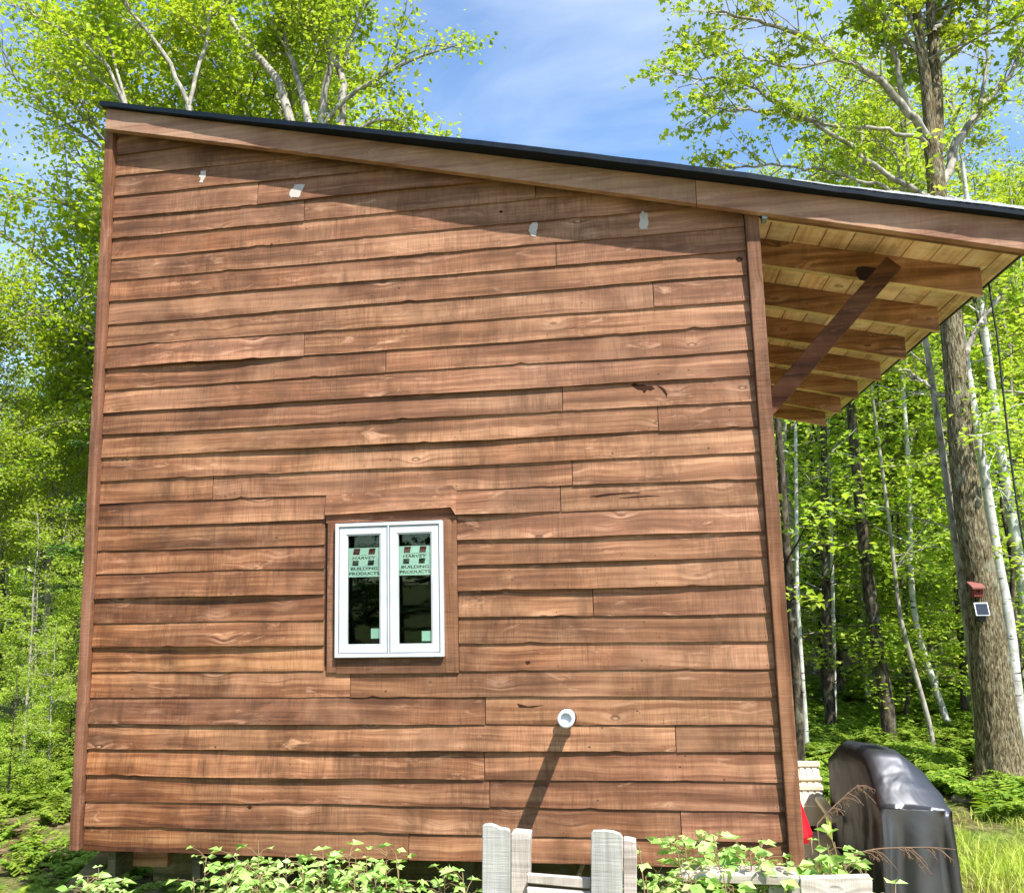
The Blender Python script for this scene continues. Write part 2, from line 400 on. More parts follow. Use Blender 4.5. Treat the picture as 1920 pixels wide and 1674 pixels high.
def leafmat(name, c1, c2, c3_, trans=0.58, rough=0.5):
    m = M(name, rough, 0.25)
    ge = m.n('ShaderNodeNewGeometry')
    cc = m.ramp(ge.outputs['Random Per Island'], [(0.0, c1), (0.5, c2), (1.0, c3_)])
    tcn = m.n('ShaderNodeTexCoord'); big = m.noise(tcn.outputs['Object'], 0.9, 2)
    hsv = m.n('ShaderNodeHueSaturation'); m.l(cc, hsv.inputs['Color'])
    m.l(m.math('ADD', 0.478, m.math('MULTIPLY', big, 0.044)), hsv.inputs['Hue'])
    m.l(m.math('ADD', 0.55, m.math('MULTIPLY', big, 0.9)), hsv.inputs['Value'])
    m.color(hsv.outputs['Color'])
    tl = m.n('ShaderNodeBsdfTranslucent'); 
    m.l(m.mix(1.0, hsv.outputs['Color'], (1.0, 1.0, 0.45), 'MULTIPLY'), tl.inputs['Color'])
    ms = m.n('ShaderNodeMixShader'); ms.inputs[0].default_value = trans
    m.l(m.b.outputs[0], ms.inputs[1]); m.l(tl.outputs[0], ms.inputs[2]); m.l(ms.outputs[0], m.out.inputs['Surface'])
    return m.m
MAT['leaf_bright'] = leafmat('spring_leaves_bright', (0.24, 0.36, 0.035), (0.38, 0.50, 0.05), (0.52, 0.58, 0.08))
MAT['leaf_yellow'] = leafmat('spring_leaves_yellow', (0.32, 0.46, 0.035), (0.44, 0.56, 0.05), (0.54, 0.60, 0.08))
MAT['leaf_mid'] = leafmat('beech_leaves', (0.27, 0.42, 0.05), (0.42, 0.57, 0.08), (0.58, 0.66, 0.14))
MAT['leaf_dark'] = leafmat('hemlock_needles', (0.05, 0.12, 0.025), (0.09, 0.19, 0.03), (0.14, 0.27, 0.04), 0.25)
MAT['leaf_weed'] = leafmat('weed_leaves', (0.24, 0.42, 0.09), (0.38, 0.56, 0.15), (0.54, 0.68, 0.28), 0.35)
MAT['leaf_fern'] = leafmat('fern_leaves', (0.14, 0.26, 0.03), (0.25, 0.38, 0.045), (0.36, 0.46, 0.06), 0.4)
MAT['grass'] = leafmat('lawn_grass', (0.36, 0.50, 0.06), (0.52, 0.62, 0.09), (0.66, 0.66, 0.20), 0.4)

def bark(name, dark, mid, pale, vs=(9, 9, 1.6), lich=0.0, bd=0.02, birch=False):
    m = M(name, 0.9, 0.1)
    v = m.coord((1, 1, 1), True)
    vm = m.n('ShaderNodeVectorMath', operation='MULTIPLY'); m.l(v, vm.inputs[0]); vm.inputs[1].default_value = vs
    n = m.noise(vm.outputs[0], 2.2, 7, 0.62, 0.8)
    c = m.ramp(n, [(0.36, dark), (0.5, mid), (0.64, pale)])
    if birch:
        vm2 = m.n('ShaderNodeVectorMath', operation='MULTIPLY'); m.l(v, vm2.inputs[0]); vm2.inputs[1].default_value = (5, 5, 26)
        n2 = m.noise(vm2.outputs[0], 1.0, 3, 0.6)
        c = m.mix(m.ramp(n2, [(0.60, 0.0), (0.66, 1.0)]), c, (0.05, 0.045, 0.04))
    if lich:
        c = m.mix(m.math('MULTIPLY', m.ramp(m.noise(v, 5, 5, 0.7), [(0.56, 0.0), (0.62, 1.0)]), lich), c, (0.42, 0.44, 0.33))
    m.color(c); m.bump(n, 0.9, bd)
    return m.m
MAT['bark_big'] = bark('furrowed_bark', (0.035, 0.026, 0.014), (0.16, 0.125, 0.07), (0.38, 0.33, 0.21), (30, 30, 5.0), 0.3, 0.03)
MAT['bark_grey'] = bark('grey_bark', (0.15, 0.13, 0.11), (0.30, 0.27, 0.22), (0.44, 0.41, 0.35), (6, 6, 3), 0.35, 0.01)
MAT['bark_dark'] = bark('dark_bark', (0.022, 0.018, 0.014), (0.065, 0.052, 0.038), (0.15, 0.125, 0.09), (8, 8, 3), 0.2, 0.015)
MAT['bark_birch'] = bark('birch_bark', (0.34, 0.33, 0.29), (0.50, 0.49, 0.45), (0.60, 0.60, 0.56), (4, 4, 3), 0.0, 0.004, True)

m = M('forest_floor', 0.95, 0.1)
v = m.coord((1, 1, 1), False)
n = m.noise(v, 0.6, 5, 0.6); n2 = m.noise(v, 14, 6, 0.7)
soil = m.ramp(n2, [(0.35, (0.05, 0.032, 0.018)), (0.5, (0.13, 0.085, 0.045)), (0.66, (0.30, 0.22, 0.13))])
grn = m.ramp(n2, [(0.35, (0.05, 0.09, 0.015)), (0.65, (0.20, 0.26, 0.05))])
sand = m.ramp(n2, [(0.35, (0.30, 0.23, 0.14)), (0.5, (0.46, 0.38, 0.26)), (0.66, (0.60, 0.52, 0.38))])
sp = m.n('ShaderNodeSeparateXYZ'); m.l(v, sp.inputs[0])
def band(a, lo, hi, w):
    return m.math('MULTIPLY', m.math('DIVIDE', m.math('SUBTRACT', a, lo), w, clamp=True), m.math('DIVIDE', m.math('SUBTRACT', hi, a), w, clamp=True))
sm_ = m.math('MULTIPLY', band(m.math('ADD', sp.outputs['X'], m.math('MULTIPLY', n, 1.2)), 3.6, 8.2, .3), band(m.math('ADD', sp.outputs['Y'], m.math('MULTIPLY', n, 1.6)), -3.5, 0.9, .4))  # sand, partly unseen, laid wide to bounce light up under the eave
m.color(m.mix(sm_, m.mix(m.ramp(n, [(0.42, 0.0), (0.58, 1.0)]), soil, grn), sand)); m.bump(n2, 0.8, 0.03)
MAT['ground'] = m.m

# ------------------------------------------------------------------ ground
def make_ground():
    a = np.concatenate([-np.geomspace(300, 10, 12), np.linspace(-9.5, 14, 95), np.geomspace(15, 300, 12)])
    b = np.concatenate([-np.geomspace(300, 8, 12), np.linspace(-7.5, 16, 95), np.geomspace(17, 400, 12)])
    V = [(x, y, ground_h(x, y)) for y in b for x in a]; nx = len(a); ny = len(b)
    Fc = [(j * nx + i, j * nx + i + 1, (j + 1) * nx + i + 1, (j + 1) * nx + i) for j in range(ny - 1) for i in range(nx - 1)]
    o = mesh_obj('ground', V, Fc, MAT['ground'], smooth=True); tag(o, kind='structure')
make_ground()

# ------------------------------------------------------------------ cabin
cabin = empty('cabin', (1.56, 2.0, GZ), 'brown lap-sided wooden cabin with sloping shed roof and one white double window', 'cabin')
LROW = [1595, 1548.6, 1501, 1452, 1404, 1355.4, 1307, 1260, 1213, 1168, 1122.5, 1076.5, 1033, 988, 944, 902, 858, 815, 773.6, 731, 692, 649, 608.5, 565, 526, 486, 447, 410, 367.7, 329.5, 291]
RROW = [1630, 1578, 1521.7, 1467, 1410, 1358, 1305, 1254, 1200, 1149, 1095, 1043, 995, 946, 896, 847, 799, 752, 703, 655.5, 608, 562.5, 514, 469.6, 424]
lxp = lambda y: 155 + (1595 - y) * 63 / 1345
rxp = lambda y: 1478 - (1610 - y) * 83 / 1205
FY = -0.0145    # plane of the lower board edges
XL = at(lxp(900), 900, FY)[0]; XR = at(rxp(900), 900, FY)[0]
zl = [at(lxp(y), y, FY)[2] for y in LROW]
zr = [at(rxp(y), y, FY)[2] for y in RROW]
for i in range(len(zr), len(zl) + 1): zr.append(zr[-1] + ROW * 0.985)
zl.append(zl[-1] + ROW)
def row_z(i, x):
    t = (x - XL) / (XR - XL)
    return zl[i] * (1 - t) + zr[i] * t
# rake line (underside of the fascia), following the slight crown of the timber
FAY = -0.085
fb = [(197, 242), (480, 274.5), (704, 303), (978, 338), (1292, 381), (1475, 405), (1680, 435), (1917, 467)]
ft = [(197, 204), (480, 236.5), (714, 265), (978, 297), (1305, 338), (1475, 361), (1917, 412)]
Pb = np.array([at(x, y, FAY) for x, y in fb]); Pt = np.array([at(x, y, FAY) for x, y in ft])
def crown_fit(P):
    c = np.polyfit(P[:, 0], P[:, 2], 2); return lambda x: np.polyval(c, x)
rake_b = crown_fit(Pb); rake_t = crown_fit(Pt)
X_EAVE = 4.255
X_TOPL = Pb[0][0]
FH = float(rake_t(1.5) - rake_b(1.5))

JOINTS = {27: [(483, 360)], 26: [(570, 405)], 24: [], 25: [], 23: [(1042.5, 476)], 19: [], }
# joint pixel positions; the row is found from the height
jpx = [(483, 360), (570, 395), (1004, 360), (1042.5, 476), (1225, 552), (570, 625), (723, 682), (1054.5, 745), (1234, 783), (398, 917), (1073, 886), (1051, 935), (1112, 1129), (656, 1285), (910, 1334), (1267, 1385), (908, 1435), (918, 1488), (1277, 1546), (766, 1588), (868, 640), (1126, 850), (392, 1170)]
jpx = jpx[:20]
joints = {}
for x, y in jpx:
    p = at(x, y, FY)
    for i in range(len(zl) - 1):
        if row_z(i, p[0]) <= p[2] < row_z(i + 1, p[0]): joints.setdefault(i, []).append(p[0])
W_L = at(608, 1100, FY)[0]; W_R = at(858, 1100, FY)[0]
wt_l = at(632, 982, FY); wt_r = at(832, 976, FY); wb_l = at(631, 1232, FY); wb_r = at(834, 1230, FY)
WX0 = (wt_l[0] + wb_l[0]) / 2; WX1 = (wt_r[0] + wb_r[0]) / 2
WZ0 = (wb_l[2] + wb_r[2]) / 2; WZ1 = (wt_l[2] + wt_r[2]) / 2
HEAVY = {(1, 1): 0.016, (20, 0): 0.020, (10, 0): 0.016, (10, 1): 0.014, (4, 0): .014, (3, 0): 0.012, (16, 0): 0.012, (5, 0): 0.012, (13, 1): 0.016, (11, 1): 0.014, (12, 1): 0.012, (27, 1): 0.012, (17, 0): 0.010, (18, 0): 0.010, (8, 0): .012}

PROF = []
def siding_board(i, x0, x1, k, clip=None):
    """one lapped board of row i between x0 and x1"""
    n = max(4, int((x1 - x0) / 0.035))
    xs = np.linspace(x0 + 0.0018, x1 - 0.0018, n + 1)
    if clip: xs = np.sort(np.concatenate([xs, [HX1, HX1 + 0.002]]))
    seed = i * 7.13 + k * 3.7
    heavy = HEAVY.get((i, k), 0.0)
    out = RNG.uniform(0, 0.0035)
    prof = []
    notch = [(RNG.uniform(x0, x1), RNG.uniform(0.01, 0.03), RNG.uniform(0.003, 0.008)) for _ in range(RNG.integers(0, 3))]
    for x in xs:
        zb = row_z(i, x); zt = row_z(i + 1, x) + 0.022
        w = mnoise.noise(Vector((x * 1.3, seed, 0.0)))
        w2 = mnoise.noise(Vector((x * 7, seed, 5.0)))
        zb += 0.0060 * w + 0.0022 * w2 + 0.0012 * mnoise.noise(Vector((x * 40, seed, 9)))
        for nx_, nw, nh in notch:
            zb += nh * math.exp(-((x - nx_) / nw) ** 2)
        yb = -0.0118 - out - 0.005 * max(0, mnoise.noise(Vector((x * 0.9, seed, 2.0)))) - heavy * math.sin(math.pi * min(1, max(0.12, (x - x0) / (x1 - x0)))) 
        if clip: zb, zt = clip(x, zb, zt); yb -= 0.008 * min(1.0, max(0.0, (HX1 + 0.0019 - x) / 0.0018))
        lim = float(rake_b(x)) + 0.03
        if zb > lim: continue
        zt = min(zt, lim)
        prof.append((x, yb, zb, zt))
    if len(prof) < 3: return
    PROF.append((i, prof))
    V = []; Fc = []
    T = 0.014
    for x, yb, zb, zt in prof:
        full = max(0.02, row_z(i + 1, x) + 0.022 - row_z(i, x)); f = min(1, (zt - zb) / full)
        yt = yb * (1 - f) + (-0.0035) * f
        cup = 0.0015 * mnoise.noise(Vector((x * 1.1, seed, 7)))
        zm = (zb + zt) / 2; ym = (yb + yt) / 2 - 0.001 + cup
        V += [(x, yb, zb), (x, ym, zm), (x, yt, zt), (x, yt + 0.003, zt), (x, yb + T, zb + 0.002)]
    m_ = len(prof)
    for j in range(m_ - 1):
        a = j * 5; b = a + 5
        for q in range(5):
            q2 = (q + 1) % 5
            Fc.append((a + q, b + q, b + q2, a + q2))
    Fc.append((0, 1, 2, 3, 4)); Fc.append(tuple((m_ - 1) * 5 + q for q in (4, 3, 2, 1, 0)))
    c = ((x0 + x1) / 2, 0, prof[m_ // 2][2] + 0.05)
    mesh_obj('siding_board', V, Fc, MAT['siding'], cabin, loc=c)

HX0 = at(610, 975, FY)[0]; HX1 = at(856, 970, FY)[0]; HZ = at(730, 958, FY)[2]
i_hdr = 13
for i in range(len(zl) - 1):
    segs = [XL] + sorted(joints.get(i, [])) + [XR]
    if 7 <= i <= 12:
        segs1 = [XL] + [j for j in segs[1:-1] if j < W_L] + [W_L]; segs2 = [W_R] + [j for j in segs[1:-1] if j > W_R] + [XR]
        parts = [(a, b) for a, b in zip(segs1, segs1[1:])] + [(a, b) for a, b in zip(segs2, segs2[1:])]
    elif i == 13:
        js = sorted([j for j in segs[1:-1] if j > W_R]); s2 = [XL, HX0] + js + [XR]
        parts = list(zip(s2, s2[1:]))
    else: parts = list(zip(segs, segs[1:]))
    for k, (a, b) in enumerate(parts):
        clip = None
        if i == 13 and k == 1:
            def clip(x, zb, zt):
                if x < HX1: 
                    t = (x - HX0) / (HX1 - HX0); return max(zb, at(612, 966, FY)[2] * (1 - t) + at(855, 951, FY)[2] * t), zt
                return zb, zt
        kk = k if len(parts) > 1 else 0
        siding_board(i, a, b, kk, clip)

# corner boards and window trim
BOT = row_z(0, XL) - 0.004
def corner(xa, xb, zb, zt, mat=MAT['trim']):
    o = box('corner_board', xa, xb, -0.042, 0.0, zb, zt, mat, cabin, 0.003)
    return o
cl0 = at(167, 900, -0.042)[0]; 
corner(at(128, 1595, -.042)[0] * .5 + at(197, 260, -.042)[0] * .5, XL - 0.0015, at(140, 1595, -.042)[2], float(rake_b(XL)) + 0.02)
xr1 = at(1458, 900, -0.042)[0]
corner(XR + 0.0015, xr1, at(1500, 1640, -.042)[2], float(rake_b(XR)) + 0.02)
# trim round the window
box('window_casing', at(610, 1100, -.034)[0] + .002, WX0 - 0.0008, -0.018, 0.0, at(620, 1262, -.034)[2], WZ1 + 0.004, MAT['trim'], cabin, 0.002)
box('window_casing', WX1 + 0.0008, at(856, 1100, -.034)[0], -0.018, 0.0, at(850, 1262, -.034)[2], WZ1 + 0.004, MAT['trim'], cabin, 0.002)
box('window_casing', WX0 + 0.0005, WX1 - 0.0005, -0.0185, 0.0, at(730, 1263, -.031)[2], WZ0 - 0.001, MAT['trimx'], cabin, 0.002)
box('window_casing', HX0 + 0.003, HX1, -0.0150, 0.0, WZ1 + 0.005, at(855, 951, FY)[2] + 0.012, MAT['trimx'], cabin, 0.002)

# sheathing behind the boards, with the window opening, and the dark shell of the cabin
ZB = row_z(0, 1.5) + 0.005
def shell(name, x0, x1, y0, y1, z0, z1, mat=MAT['sheath']): return box(name, x0, x1, y0, y1, z0, z1, mat, cabin, 0)
D1 = 4.05
def sheath_panel(xa, xb, za, top=None):
    xs = np.linspace(xa, xb, 5); V = []; Fc = []
    for x in xs:
        zt = top if top is not None else float(rake_b(x)) + 0.08
        V += [(x, -0.003, za), (x, -0.003, zt), (x, 0.05, zt), (x, 0.05, za)]
    for j in range(4):
        for q in range(4): Fc.append((j * 4 + q, j * 4 + (q + 1) % 4, (j + 1) * 4 + (q + 1) % 4, (j + 1) * 4 + q))
    Fc.append((3, 2, 1, 0)); Fc.append((16, 17, 18, 19))
    mesh_obj('sheathing', V, Fc, MAT['sheath'], cabin)
sheath_panel(XL, WX0, ZB); sheath_panel(WX1, XR, ZB); sheath_panel(WX0, WX1, WZ1); sheath_panel(WX0, WX1, ZB, WZ0)
def side_wall(x0, x1):
    V, Fc = [], []
    for y, in ((0.052,), (D1,)):
        for x in (x0, x1):
            zt = float(rake_b(x)) + 0.08
            V += [(x, y, ZB), (x, y, zt)]
    Fc = [(0, 1, 3, 2), (4, 6, 7, 5), (0, 4, 5, 1), (2, 3, 7, 6), (1, 5, 7, 3), (0, 2, 6, 4)]
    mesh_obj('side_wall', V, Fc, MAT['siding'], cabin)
side_wall(XL - 0.03, XL + 0.03); side_wall(XR - 0.02, XR + 0.045)
V = []
for y in (D1, D1 + 0.05):
    for x in (XL - 0.03, XR + 0.045): V += [(x, y, ZB), (x, y, float(rake_b(x)) + 0.08)]
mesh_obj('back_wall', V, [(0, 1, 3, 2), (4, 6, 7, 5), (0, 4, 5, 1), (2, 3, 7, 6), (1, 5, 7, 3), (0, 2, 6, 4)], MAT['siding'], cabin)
shell('floor', XL - 0.03, XR + 0.04, 0.055, D1 - 0.002, ZB, ZB + 0.04, MAT['inside'])
shell('room_lining', XL + 0.035, XR - 0.03, 1.6, 1.64, ZB + 0.05, 2.3, MAT['inside'])
# floor joists seen from below, and posts
for k in range(8):
    x = XL + 0.1 + k * 0.42
    beam('floor_joist', (x, 0.06, ZB - 0.08), (x, D1, ZB - 0.08), 0.04, 0.14, MAT['mossy'], cabin)
for y in (0.55, 3.4):
    beam('floor_beam', (XL + 0.05, y, ZB - 0.23), (XR, y, ZB - 0.23), 0.12, 0.14, MAT['mossy'], cabin)
for x, y in ((at(290, 1640, 0.55)[0], 0.55), (1.5, 0.55), (XR - 0.15, 0.55), (0.45, 3.4), (1.5, 3.4), (XR - 0.15, 3.4)):
    beam('post', (x, y, GZ - 0.1), (x, y, ZB - 0.30), 0.13, 0.13, MAT['bark_dark'], cabin)
p0 = at(220, 1596, 0.10); p1 = at(60, 1740, 0.10)
beam('diagonal_brace', (p0[0], 0.12, ZB - 0.01), p1 + np.array([0, .02, 0]), 0.07, 0.065, MAT['mossy'], cabin)
p0 = at(205, 1606, 0.3); p1 = at(255, 1660, 0.3)
beam('floor_beam', (XL + 0.12, 0.22, ZB - 0.07), (XL + 0.30, 0.22, ZB - 0.07), 0.05, 0.13, MAT['rafter'], cabin)

# roof -------------------------------------------------------------
def strip(name, xs, fy0, fy1, fz0, fz1, mat, parent=cabin, smooth=False):
    V = []; Fc = []
    for x in xs:
        a, b, c, d = fy0(x), fy1(x), fz0(x), fz1(x)
        V += [(x, a, c), (x, a, d), (x, b, d), (x, b, c)]
    n = len(xs)
    for j in range(n - 1):
        for q in range(4): Fc.append((j * 4 + q, j * 4 + (q + 1) % 4, (j + 1) * 4 + (q + 1) % 4, (j + 1) * 4 + q))
    Fc.append((3, 2, 1, 0)); Fc.append(tuple((n - 1) * 4 + q for q in range(4)))
    return mesh_obj(name, V, Fc, mat, parent, loc=((xs[0] + xs[-1]) / 2, fy0(xs[0]), fz0(xs[len(xs) // 2])), smooth=smooth)
XJ = at(1305, 360, FAY)[0]
XE = X_EAVE + 0.10
XFL = X_TOPL
nv = lambda x, s, a: a * mnoise.noise(Vector((x * s, 3.1, 1.7)))
o = strip('fascia_board', np.linspace(XFL, XJ - 0.001, 30), lambda x: FAY, lambda x: FAY + 0.040, lambda x: float(rake_b(x)), lambda x: float(rake_t(x)), MAT['fascia']); bevel(o, 0.002)
o = strip('fascia_board', np.linspace(XJ + 0.001, XE + 0.35, 22), lambda x: FAY - 0.001, lambda x: FAY + 0.040, lambda x: float(rake_b(x)), lambda x: float(rake_t(x)), MAT['fascia']); bevel(o, 0.002)
# second brown board behind the fascia, then the pale fly rafter
o = strip('fascia_backer', np.linspace(XR + 0.07, XE, 22), lambda x: FAY + 0.041, lambda x: FAY + 0.075, lambda x: float(rake_b(x)) + 0.004, lambda x: float(rake_t(x)), MAT['trimx'])
# overhang of the roofing beyond the fascia
op = np.array([(197, .026), (300, .030), (430, .038), (500, .046), (560, .053), (620, .064), (975, .085), (1395, .080), (1500, .058), (1560, .050), (1917, .048), (2100, .045)])
oxs = np.array([at(p, 300 + (p - 900) * .12, FAY)[0] for p in op[:, 0]])
def over(x): return float(np.interp(x, oxs, op[:, 1])) + 0.004 * mnoise.noise(Vector((x * 6, 0, 0))) + 0.002 * mnoise.noise(Vector((x * 19, 4, 0)))
xs = np.linspace(XFL - 0.02, XE + 0.4, 260)
strip('roof_edge_trim', xs, lambda x: FAY - over(x), lambda x: FAY + 0.06, lambda x: float(rake_t(x)) + 0.001 + 0.0015 * mnoise.noise(Vector((x * 11, 7, 0))), lambda x: float(rake_t(x)) + 0.026, MAT['metal'])
xg = np.linspace(at(1480, 350, FAY)[0], XE + 0.4, 170)  # painted glare: pale ragged lip for sun catching the roof edge
strip('roof_edge_glare', xg, lambda x: FAY - over(x) - 0.002 - 0.004 * abs(mnoise.noise(Vector((x * 30, 1, 0)))), lambda x: FAY + 0.03, lambda x: float(rake_t(x)) + 0.0265, lambda x: float(rake_t(x)) + 0.030 + 0.010 * min(1, (x - xg[0]) * 1.2) * (0.7 + 1.1 * abs(mnoise.noise(Vector((x * 26, 2, 0))))), MAT['edge_glare'])
strip('roof_covering', np.linspace(XFL - 0.02, XE + 0.02, 30), lambda x: FAY + 0.06, lambda x: D1 + 0.35, lambda x: float(rake_t(x)) + 0.002, lambda x: float(rake_t(x)) + 0.025, MAT['shingle'])
# decking boards across the rafters (they run from front to back)
PW = 0.1245
x = XR + 0.03; kk = 0
DE = X_EAVE + 0.085
while x < DE - 0.02:
    x1 = min(x + PW - 0.0035, DE)
    z0a, z0b = float(rake_t(x)) - 0.020, float(rake_t(x1)) - 0.020
    V = [(x, FAY + 0.076, z0a), (x1, FAY + 0.076, z0b), (x1, D1 + 0.3, z0b), (x, D1 + 0.3, z0a)]
    V += [(a, b, c + 0.020) for a, b, c in V]
    dz = RNG.uniform(-0.0015, 0.0)
    V = [(a, b, c + dz if q < 4 else c) for q, (a, b, c) in enumerate(V)]
    o = mesh_obj('decking_plank', V, [(0, 3, 2, 1), (4, 5, 6, 7), (0, 1, 5, 4), (1, 2, 6, 5), (2, 3, 7, 6), (3, 0, 4, 7)], MAT['deck'], cabin, loc=((x + x1) / 2, 2, z0a))
    bevel(o, 0.0025, 1)
    x += PW; kk += 1
strip('eave_drip_edge', np.array([DE + 0.001, DE + 0.008]), lambda x: FAY + 0.06, lambda x: D1 + 0.3, lambda x: float(rake_t(x)) - 0.02, lambda x: float(rake_t(x)) + 0.02, MAT['metal'])
RH = 0.135
def rafter(y, xe, w=0.040, top=0.021, h=RH, mat=MAT['rafter'], x0=XR + 0.047):
    xs = np.linspace(x0, xe, 8)
    V = []
    for x in xs:
        zt = float(rake_t(x)) - top
        zb = zt - h
        V += [(x, y, zb), (x, y, zt), (x, y + w, zt), (x, y + w, zb)]
    Fc = []
    for j in range(7):
        for q in range(4): Fc.append((j * 4 + q, j * 4 + (q + 1) % 4, (j + 1) * 4 + (q + 1) % 4, (j + 1) * 4 + q))
    Fc.append((3, 2, 1, 0)); Fc.append((28, 29, 30, 31))
    mi = [1 if (q % 4) == 3 and q < 28 else 0 for q in range(len(Fc))]  # bottom faces take the paler pine
    bevel(mesh_obj('rafter', V, Fc, None, cabin, loc=((x0 + xe) / 2, y, V[0][2]), mats=[mat, MAT['pale_under']], mi=mi), 0.003)
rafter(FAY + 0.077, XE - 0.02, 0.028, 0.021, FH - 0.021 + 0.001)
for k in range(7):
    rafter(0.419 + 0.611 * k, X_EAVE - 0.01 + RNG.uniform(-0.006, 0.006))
# knee brace from the wall up to the second rafter
YB = 0.419 - 0.048
q0 = at(1430, 775, YB - .045); q1 = at(1672, 497, YB - .045)
KB = beam('knee_brace', q0, q1, 0.09, 0.085, MAT['brace'], cabin, up=(0.7, 0, 0.7))
# dark purple patch on the rafter next to the brace head
pc = at(1625, 512, 0.417)
V = []; 
for a in range(14):
    th = a / 14 * 2 * math.pi; r = 1 + 0.15 * math.sin(3 * th + 1)
    V.append((pc[0] + 0.055 * r * math.cos(th), 0.4165, pc[2] + 0.036 * r * math.sin(th)))
mesh_obj('rafter_patch', V, [tuple(range(14))], plain('purple_patch', (0.06, 0.035, 0.045), 0.9), cabin)
# small metal bracket at the corner
p = at(1432, 408, FAY + .05)
box('bracket', p[0] - 0.010, p[0] + 0.012, FAY + 0.02, FAY + 0.076, p[2] - 0.018, p[2] + 0.012, plain('zinc', (0.35, 0.36, 0.40), 0.5, 0.5, 0.7), cabin, 0.001)

# pale chips in the stain, knots holes, nails
def front_at(x, z):
    best = None
    for i, pr in PROF:
        if not (pr[0][0] - .002 <= x <= pr[-1][0] + .002): continue
        xs = [q[0] for q in pr]; yb, zb, zt = (float(np.interp(x, xs, [q[c] for q in pr])) for c in (1, 2, 3))
        if zb <= z <= zt:
            full = max(0.02, row_z(i + 1, x) + 0.022 - row_z(i, x)); f = (z - zb) / full
            y = yb * (1 - f) - 0.0035 * f
            if best is None or y < best: best = y
    return best if best is not None else -0.012
def row_front(px, py):
    p = at(px, py, FY); return front_at(p[0], p[2])
def chip(pts, Y, name='bare_patch', mat=MAT['chip']):
    if name == 'bare_patch':
        q_ = []
        for a_, b_ in zip(pts, pts[1:] + pts[:1]):
            for t_ in (0, .33, .66): q_.append((a_[0] * (1 - t_) + b_[0] * t_ + RNG.normal(0, .8), a_[1] * (1 - t_) + b_[1] * t_ + RNG.normal(0, .9)))
        pts = q_
    P = [at(x, y, Y) for x, y in pts]; n = len(P)
    P = [(q[0], front_at(q[0], q[2]) - 0.0022, q[2]) for q in P]; c = np.mean(np.array(P), 0)
    V = [tuple(c)] + P + [(q[0], q[1] + 0.002, q[2]) for q in P]
    Fc = [(0, 1 + i, 1 + (i + 1) % n) for i in range(n)] + [(1 + i, 1 + n + i, 1 + n + (i + 1) % n, 1 + (i + 1) % n) for i in range(n)]
    mesh_obj(name, V, Fc, mat, cabin)
for pts in ([(378, 322), (386, 319), (386, 332), (383, 338), (380, 344), (375, 343), (377, 335), (374, 330)],
            [(545, 358), (552, 348), (562, 345), (571, 346), (567, 360), (561, 371), (546, 371), (542, 366)],
            [(993, 424), (998, 418), (1006, 416), (1009, 421), (1008, 432), (1004, 445), (996, 443), (991, 432)],
            [(1199, 405), (1203, 399), (1209, 398), (1215, 405), (1216, 420), (1214, 430), (1203, 431), (1198, 427)]):
    c = np.mean(np.array(pts), 0); chip(pts, row_front(*c) + 0.002)
for pts in ([(1183, 722), (1190, 718), (1198, 722), (1206, 721), (1214, 725), (1222, 724), (1228, 729), (1220, 733), (1214, 731), (1208, 738), (1204, 732), (1196, 731), (1190, 727)],
            [(1232, 723), (1240, 725), (1247, 731), (1252, 740), (1250, 744), (1246, 738), (1240, 730)],
            [(985, 1240), (992, 1238), (995, 1242), (989, 1245)], [(1108, 930), (1140, 925), (1186, 923), (1200, 924), (1180, 925), (1145, 928), (1120, 932)],
            [(1160, 934), (1185, 931), (1215, 929), (1240, 930), (1215, 931), (1185, 933)],
            [(970, 1318), (976, 1324), (1000, 1324), (1020, 1321), (1000, 1326), (974, 1326)],
            [(935, 398), (940, 395), (944, 398), (940, 401)], [(464, 1511), (470, 1509), (474, 1513), (468, 1516)],
            [(1379, 486), (1386, 482), (1393, 485), (1391, 491), (1383, 492)],
           ):
    c = np.mean(np.array(pts), 0); chip(pts, row_front(*c) + 0.003, 'knot_hole', MAT['void'])

# scattered knots modelled as slightly proud ovals
def knot(px, py, r, mat):
    Y = row_front(px, py) - 0.0016; c = at(px, py, Y)
    V = [(c[0], Y - 0.001, c[2])]; n = 10
    for a in range(n):
        th = a / n * 2 * math.pi; rr = r * RNG.uniform(0.8, 1.15)
        V.append((c[0] + 1.35 * rr * math.cos(th), Y + 0.001, c[2] + rr * math.sin(th)))
    return V, [(0, 1 + (a + 1) % n, 1 + a) for a in range(n)]
KV = []; KF = []
for k in range(90):
    px = RNG.uniform(230, 1380); py = RNG.uniform(420, 1570)
    if 600 < px < 865 and 930 < py < 1270: continue
    V, Fc = knot(px, py, RNG.uniform(0.002, 0.0055), None)
    o_ = len(KV); KV += V; KF += [tuple(q + o_ for q in f) for f in Fc]
tag(mesh_obj('knots', KV, KF, plain('knot_wood', (0.10, 0.045, 0.026), 0.8), cabin), kind='stuff')
NV = []; NF = []
for i in range(0, 28):
    for k in range(8):
        x = XL + 0.03 + k * (XR - XL - 0.06) / 7
        z = row_z(i, x) + 0.017
        if z > float(rake_b(x)) - 0.02 or (W_L - 0.01 < x < W_R + 0.01 and 7 <= i <= 13): continue
        o_ = len(NV); y = front_at(x, z) - 0.0012
        for a in range(6): NV.append((x + 0.0022 * math.cos(a * 1.047), y, z + 0.0022 * math.sin(a * 1.047)))
        NF.append(tuple(range(o_, o_ + 6)))
tag(mesh_obj('nails', NV, NF, MAT['nail'], cabin), kind='stuff')

